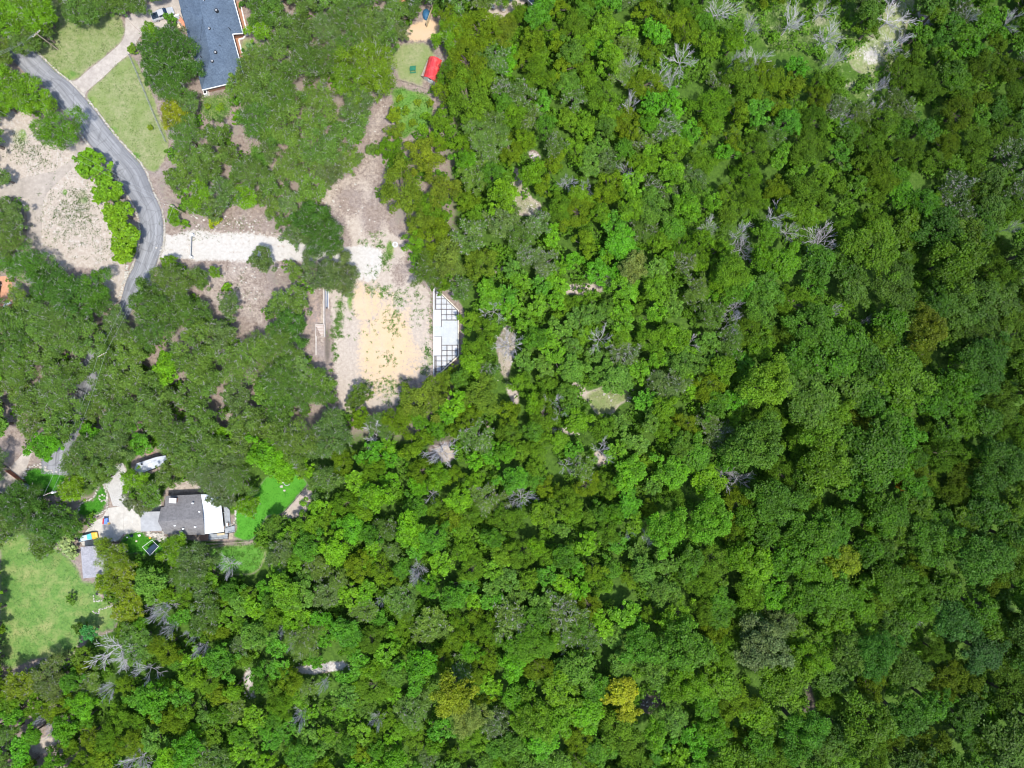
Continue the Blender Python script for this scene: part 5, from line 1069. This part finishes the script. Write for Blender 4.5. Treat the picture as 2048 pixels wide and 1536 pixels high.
for u, v, r, c in [(1680,1120,38,(.22,.28,.012)),(1240,1385,34,(.24,.25,.012)),(1255,1420,24,(.2,.22,.012)),(1850,660,38,(.15,.19,.01)),(1800,970,12,(.34,.20,.01)),(1010,1475,12,(.34,.27,.01)),(905,1385,40,(.17,.21,.012)),(1340,940,34,(.09,.22,.012)),(940,1430,36,(.17,.21,.06)),
                   (1530,770,48,(.12,.22,.014)),(1640,860,40,(.11,.22,.016)),(1520,1290,48,(.105,.145,.065)),(1560,1240,30,(.10,.14,.06)),(1420,1040,44,(.09,.22,.012)),(1330,1060,40,(.09,.22,.012)),(1800,1430,42,(.07,.185,.014)),(1950,1110,52,(.08,.20,.02)),(1900,1240,44,(.055,.16,.025)),(1750,1300,44,(.06,.17,.018)),(1460,540,36,(.10,.20,.012)),(1265,530,30,(.14,.17,.05)),(1600,1460,50,(.07,.19,.014)),(1960,1300,40,(.05,.13,.03))]:
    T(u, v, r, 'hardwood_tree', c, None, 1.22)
DEADS = [(1368,112,30),(1325,150,26),(1348,160,16),(1512,122,30),(1470,110,16),(1265,205,20),(1266,126,15),(1445,15,30),(1585,42,28),(1505,48,20),(1650,15,22),(1660,70,24),(1785,30,34),(1795,85,28),(1670,110,14),(1690,108,12),(1765,170,16),(1760,212,18),(1740,205,14),(1690,238,20),(1545,428,26),(1580,458,22),(1648,484,32),(1480,465,24),(1490,492,20),(1426,452,18),(1478,612,22),(1470,640,18),(1386,690,20),(1205,678,22),(1256,335,17),(1132,360,18),(1178,372,14),(2025,42,20),(1945,30,14),
         (1018,690,26),(985,620,22),(1108,808,20),(1122,832,16),(878,905,28),(1202,905,20),(1040,1000,24),(1130,935,16),(862,995,16),(732,1010,12),(1295,1085,14),(1260,1068,10),(750,872,26),(832,1140,18),(832,1160,14),(222,1300,40),(245,1320,30),(285,1345,22),(312,1212,22),(318,1232,16),(450,1132,20),(372,1275,14),(395,1298,13),(215,1382,18),(82,1435,22),(105,1460,14),(270,1528,26),(340,1258,14),(595,1438,17),(752,1452,15),(756,1208,11),(555,1262,12),(578,1292,10),(645,1370,12),(1450,945,22),(1480,965,22),(1845,1240,14),(1745,640,12),(1672,620,12),(2035,452,12)]
for u, v, r in DEADS: add_dead(u, v, r * 1.05); put(u, v, r * .8)
# the closed wood: fill what is left of the picture with crowns sized for each part of the slope
def zone(u, v):
    n = float(vnoise(u / 210, v / 210, 9)); m_ = float(vnoise(u / 90, v / 90, 21)); q = random.random()
    if u < 720 and v < 1010 and not (u > 560 and v > 900): return ('live_oak_tree', 26, 46) if q > .08 else ('elm_tree', 18, 30)
    if u < 1000 and v < 560: return ('live_oak_tree', 24, 40) if q < .5 else ('juniper_tree', 20, 34)
    if u > 1500 and v > 420 or u > 1350 and v > 900 or v > 1280 and u > 1000: return ('hardwood_tree', 27, 52) if q < .62 + .3 * (n - .5) else (('juniper_tree', 24, 38) if m_ > .4 else ('elm_tree', 20, 32))
    if u > 1300: return ('juniper_tree', 20, 36) if q < .62 + .5 * (n - .5) else (('elm_tree', 17, 28) if q < .9 else ('live_oak_tree', 22, 34))
    if v < 900 and u > 940: return ('juniper_tree', 18, 30) if q < .45 + .7 * (n - .5) else (('elm_tree', 16, 28) if q < .86 else ('live_oak_tree', 20, 32))
    return ('elm_tree', 16, 30) if q < .5 + .6 * (n - .5) else (('juniper_tree', 17, 29) if q < .84 else ('live_oak_tree', 20, 34))
def fits(u, v, r):
    if is_clear(u, v): return False
    q = random.uniform(.4, .8)
    for a in range(10):
        if is_clear(u + r * q * math.cos(a * .628), v + r * q * math.sin(a * .628)): return False
    return True
LIM = 300; FILL = []
for k, tries in ((.74, 9000), (.62, 9000)):
    for _ in range(tries):
        u, v = random.uniform(-30, 2078), random.uniform(-30, 1566); kd, a, b_ = zone(u, v); r = a + (b_ - a) * random.random() ** 1.3
        if k < .7: r = a + (r - a) * .5
        if near(u, v, r, k) or not fits(u, v, r): continue
        if COUNT.get(kd, 0) >= LIM:
            kd = min(('hardwood_tree', 'elm_tree', 'juniper_tree', 'live_oak_tree'), key=lambda q: COUNT.get(q, 0))
            if COUNT.get(kd, 0) >= LIM: break
        key = key_for(kd, r)
        if kd == 'live_oak_tree' and u > 900 and random.random() < .6: key = 'oak_sparse'
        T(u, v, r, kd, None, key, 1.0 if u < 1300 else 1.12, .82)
print('TREES', COUNT)
# low growth under and between the trees
def leaf_cloud(name, pts, sz, col, lab, cat, spread=.5, per=10, hgt=.8, mat='leaf'):
    P = np.repeat(np.array(pts), per, 0); n = len(P); P = P + rng.normal(size=(n, 3)) * np.array([spread, spread, 0]); P[:, 2] += rng.uniform(.05, hgt, n)
    nn = unit(n) * .7 + np.array([0, 0, 1.0]); nn /= np.linalg.norm(nn, axis=1, keepdims=True); V, F = quads(P, nn, unit(n), rng.uniform(.5, 1, n) * sz * .6, rng.uniform(.6, 1.2, n) * sz)
    me = np_mesh(name, V, F, M[mat], {'tint': ('FACE', np.clip(np.repeat(rng.normal(.5, .2, len(pts)), per) + rng.normal(0, .15, n), 0, 1)), 'hue': ('FACE', np.clip(np.repeat(rng.normal(.5, .22, len(pts)), per), 0, 1))})
    o = bpy.data.objects.new(name, me); COL.objects.link(o); o.color = (*col, 1); tag(o, lab, cat, kind='stuff'); return o
def ground_pts(us, vs):
    x = (us - 1024) / 8; y = (768 - vs) / 8; z = np.zeros(len(us))
    for _ in range(5): k = (CAM_H - z) / CAM_H; z = terrain(x * k, y * k)
    k = (CAM_H - z) / CAM_H; return np.stack([x * k, y * k, z], 1)
def scrub(name, n, R, H, dens, col, lab, seed, left):
    lows = [thin(crown_arrays(R, H, 'elm', dens), 150, 1.6) for _ in range(8)]; Vs = []; Fs = []; Ts = []; Hs = []; off = 0
    us, vs = rng.uniform(-60, 2110, n), rng.uniform(-60, 1600, n); gp = ground_pts(us, vs); gi = 0
    for i in range(n):
        u, v = us[i], vs[i]
        soft = is_clear(u, v) and not HARD[int((v + 200) // 4), int((u + 200) // 4)]
        if (not fits(u, v, R * 8 * .8) and not (soft and random.random() < (.95 if not inside(POLY['ledge_h'], u, v) and u > 1400 else .2))) or near(u, v, 0, .62) or (u < 760 and v < 1000 and random.random() > left): continue
        V, F, T_, Hu, _l = lows[i % 8]; a = random.uniform(0, 6.28); k = random.uniform(.7, 1.25); c, s_ = math.cos(a) * k, math.sin(a) * k; x, y, z = gp[i]
        Vs.append(np.stack([V[:, 0] * c - V[:, 1] * s_ + x, V[:, 0] * s_ + V[:, 1] * c + y, V[:, 2] * k + z - .2], 1)); Fs.append(F + off); off += len(V)
        Ts.append(np.clip(T_ * .6 + random.uniform(0, .45), 0, 1)); Hs.append(np.clip(Hu * .3 + random.uniform(0, .75), 0, 1))
    me = np_mesh(name, np.concatenate(Vs), np.concatenate(Fs), M['leaf'], {'tint': ('FACE', np.concatenate(Ts)), 'hue': ('FACE', np.concatenate(Hs))})
    o = bpy.data.objects.new(name, me); COL.objects.link(o); o.color = (*col, 1); tag(o, lab, 'undergrowth', kind='stuff'); print('SCRUB', len(Vs), len(me.polygons))
scrub('undergrowth', 6800, 1.75, 2.4, .5, (.095, .215, .010), 'low green scrub filling the gaps under the wood', 3, .4)
def scatter_in(keys, n):
    U = []; Vv = []
    for k in keys:
        p = np.array(POLY[k]); u = rng.uniform(p[:, 0].min(), p[:, 0].max(), n); v = rng.uniform(p[:, 1].min(), p[:, 1].max(), n); i = inside(POLY[k], u, v); U.append(u[i]); Vv.append(v[i])
    return np.concatenate(U), np.concatenate(Vv)
def spot_pts(lst):
    U = []; Vv = []
    for (u, v, su, sv, n) in lst: U.append(rng.normal(u, su, n)); Vv.append(rng.normal(v, sv, n))
    return np.concatenate(U), np.concatenate(Vv)
us, vs = spot_pts([(681,610,4,8,40),(679,635,4,10,60),(677,655,4,8,30),(668,665,5,8,24),(676,672,9,3,26),(668,695,3,8,20),(672,715,4,6,14),(705,590,4,5,14),(700,575,4,6,12),(740,580,6,5,26),(768,583,8,7,40),(798,600,7,8,36),(790,628,4,5,10),
                   (775,510,6,8,40),(770,525,5,8,30),(762,490,10,4,30),(728,485,8,3,16),(750,470,10,5,16),(780,640,14,14,36),(790,655,10,10,24),(745,655,25,25,14),(775,715,14,10,30),(855,705,5,14,34),(862,650,4,26,24),(840,620,10,14,22),
                   (770,760,28,8,44),(755,775,26,8,44),(790,775,18,10,30),(780,800,12,8,26),(850,740,8,7,24),(700,620,5,20,14),(830,585,12,8,22),(745,545,7,10,16)])
leaf_cloud('weeds', ground_pts(us, vs), .13, (.085, .20, .02), 'scattered green weeds on the sandy clearing', 'weeds', .22, 12, .35)
us, vs = spot_pts([(130,420,28,26,220),(160,440,26,40,200),(160,400,14,16,80),(60,300,30,18,90),(110,470,20,30,60),(60,300,25,14,60),(85,330,18,10,40),(40,285,8,14,30),(180,450,16,24,70),(205,500,12,20,40),(460,450,60,10,80),(460,590,30,25,60),(420,470,40,6,20)])
leaf_cloud('weed_tufts', ground_pts(us, vs), .14, (.09, .14, .04), 'sparse grey-green weed tufts on the bare sandy yard', 'weeds', .3, 6, .25)
for keys, n, col, lab in ((['lawn_a', 'lawn_b'], 900, (.13, .21, .05), 'short dry grass on the lawns beside the road'), (['lawn_c'], 1600, (.13, .26, .06), 'short pale grass on the big lower left lawn'),
                          (['lawn_d', 'lawn_e', 'lawn_f', 'lawn_g'], 700, (.07, .27, .018), 'lush bright green lawn grass'), (['weeds', 'lawn_h', 'small_lawn', 'south_lawn'], 300, (.085, .20, .02), 'rough tall green grass'), (['ledge_d', 'ledge_a', 'ledge_h', 'ledge_b'], 300, (.24, .25, .12), 'dry pale grass in the glades')):
    us, vs = scatter_in(keys, n); leaf_cloud('grass', ground_pts(us, vs), .15 if keys[0] == 'weeds' else .12, col, lab, 'grass', .4, 8, .6 if keys[0] == 'weeds' else .2, 'grass')
# loose pale rocks on bare ground and ledges
us, vs = spot_pts([(450,445,50,10,60),(560,470,40,10,40),(690,420,30,25,40),(640,330,20,20,12),(500,560,30,25,40),(620,560,20,15,20),(760,200,20,30,20),(1018,690,10,50,40),(1065,415,12,8,20),(1230,790,20,12,24),(640,1336,34,5,60),(498,1368,6,16,30),(1750,110,26,30,40),(1300,1408,10,10,20),(1130,860,20,4,24),(330,500,8,10,30),(420,470,40,4,40)])
gp = ground_pts(us, vs); m_ = MB()
for i, p in enumerate(gp): m_.rock((p[0], p[1], p[2]), random.uniform(.10, .34), i)
tag(m_.build('loose_rocks', M['rock']), 'loose pale limestone rocks on bare ground', 'rocks', kind='stuff')
# the wood goes on beyond the picture
Vs = []; Fs = []; Ts = []; Hs = []; off = 0
lows = [thin(crown_arrays(4.4, 4.7, 'elm', .4), 420, 2.2) for _ in range(4)]
for _ in range(2600):
    u, v = random.uniform(-190, 2240), random.uniform(-190, 1726)
    if -34 < u < 2082 and -34 < v < 1570: continue
    if u < 10 and -70 < v < 140 or 330 < u < 470 and v < 0 or near(u, v, 34, .52): continue
    V, F, T_, Hu, _l = random.choice(lows); a = random.uniform(0, 6.28); c, s = math.cos(a), math.sin(a); x, y, z = G(u, v, 6); put(u, v, 34)
    Vs.append(np.stack([V[:, 0] * c - V[:, 1] * s + x, V[:, 0] * s + V[:, 1] * c + y, V[:, 2] + z], 1)); Fs.append(F + off); off += len(V); Ts.append(T_); Hs.append(Hu)
me = np_mesh('surrounding_wood', np.concatenate(Vs), np.concatenate(Fs), M['leaf'], {'tint': ('FACE', np.concatenate(Ts)), 'hue': ('FACE', np.concatenate(Hs))})
o = bpy.data.objects.new('surrounding_wood', me); COL.objects.link(o); o.color = (.075, .15, .02, 1); tag(o, 'mass of green wood continuing beyond the picture edges', 'wood', kind='stuff')
print('TRIS', sum(len(m.polygons) for m in bpy.data.meshes) * 2, 'OBJ', len(bpy.data.objects))
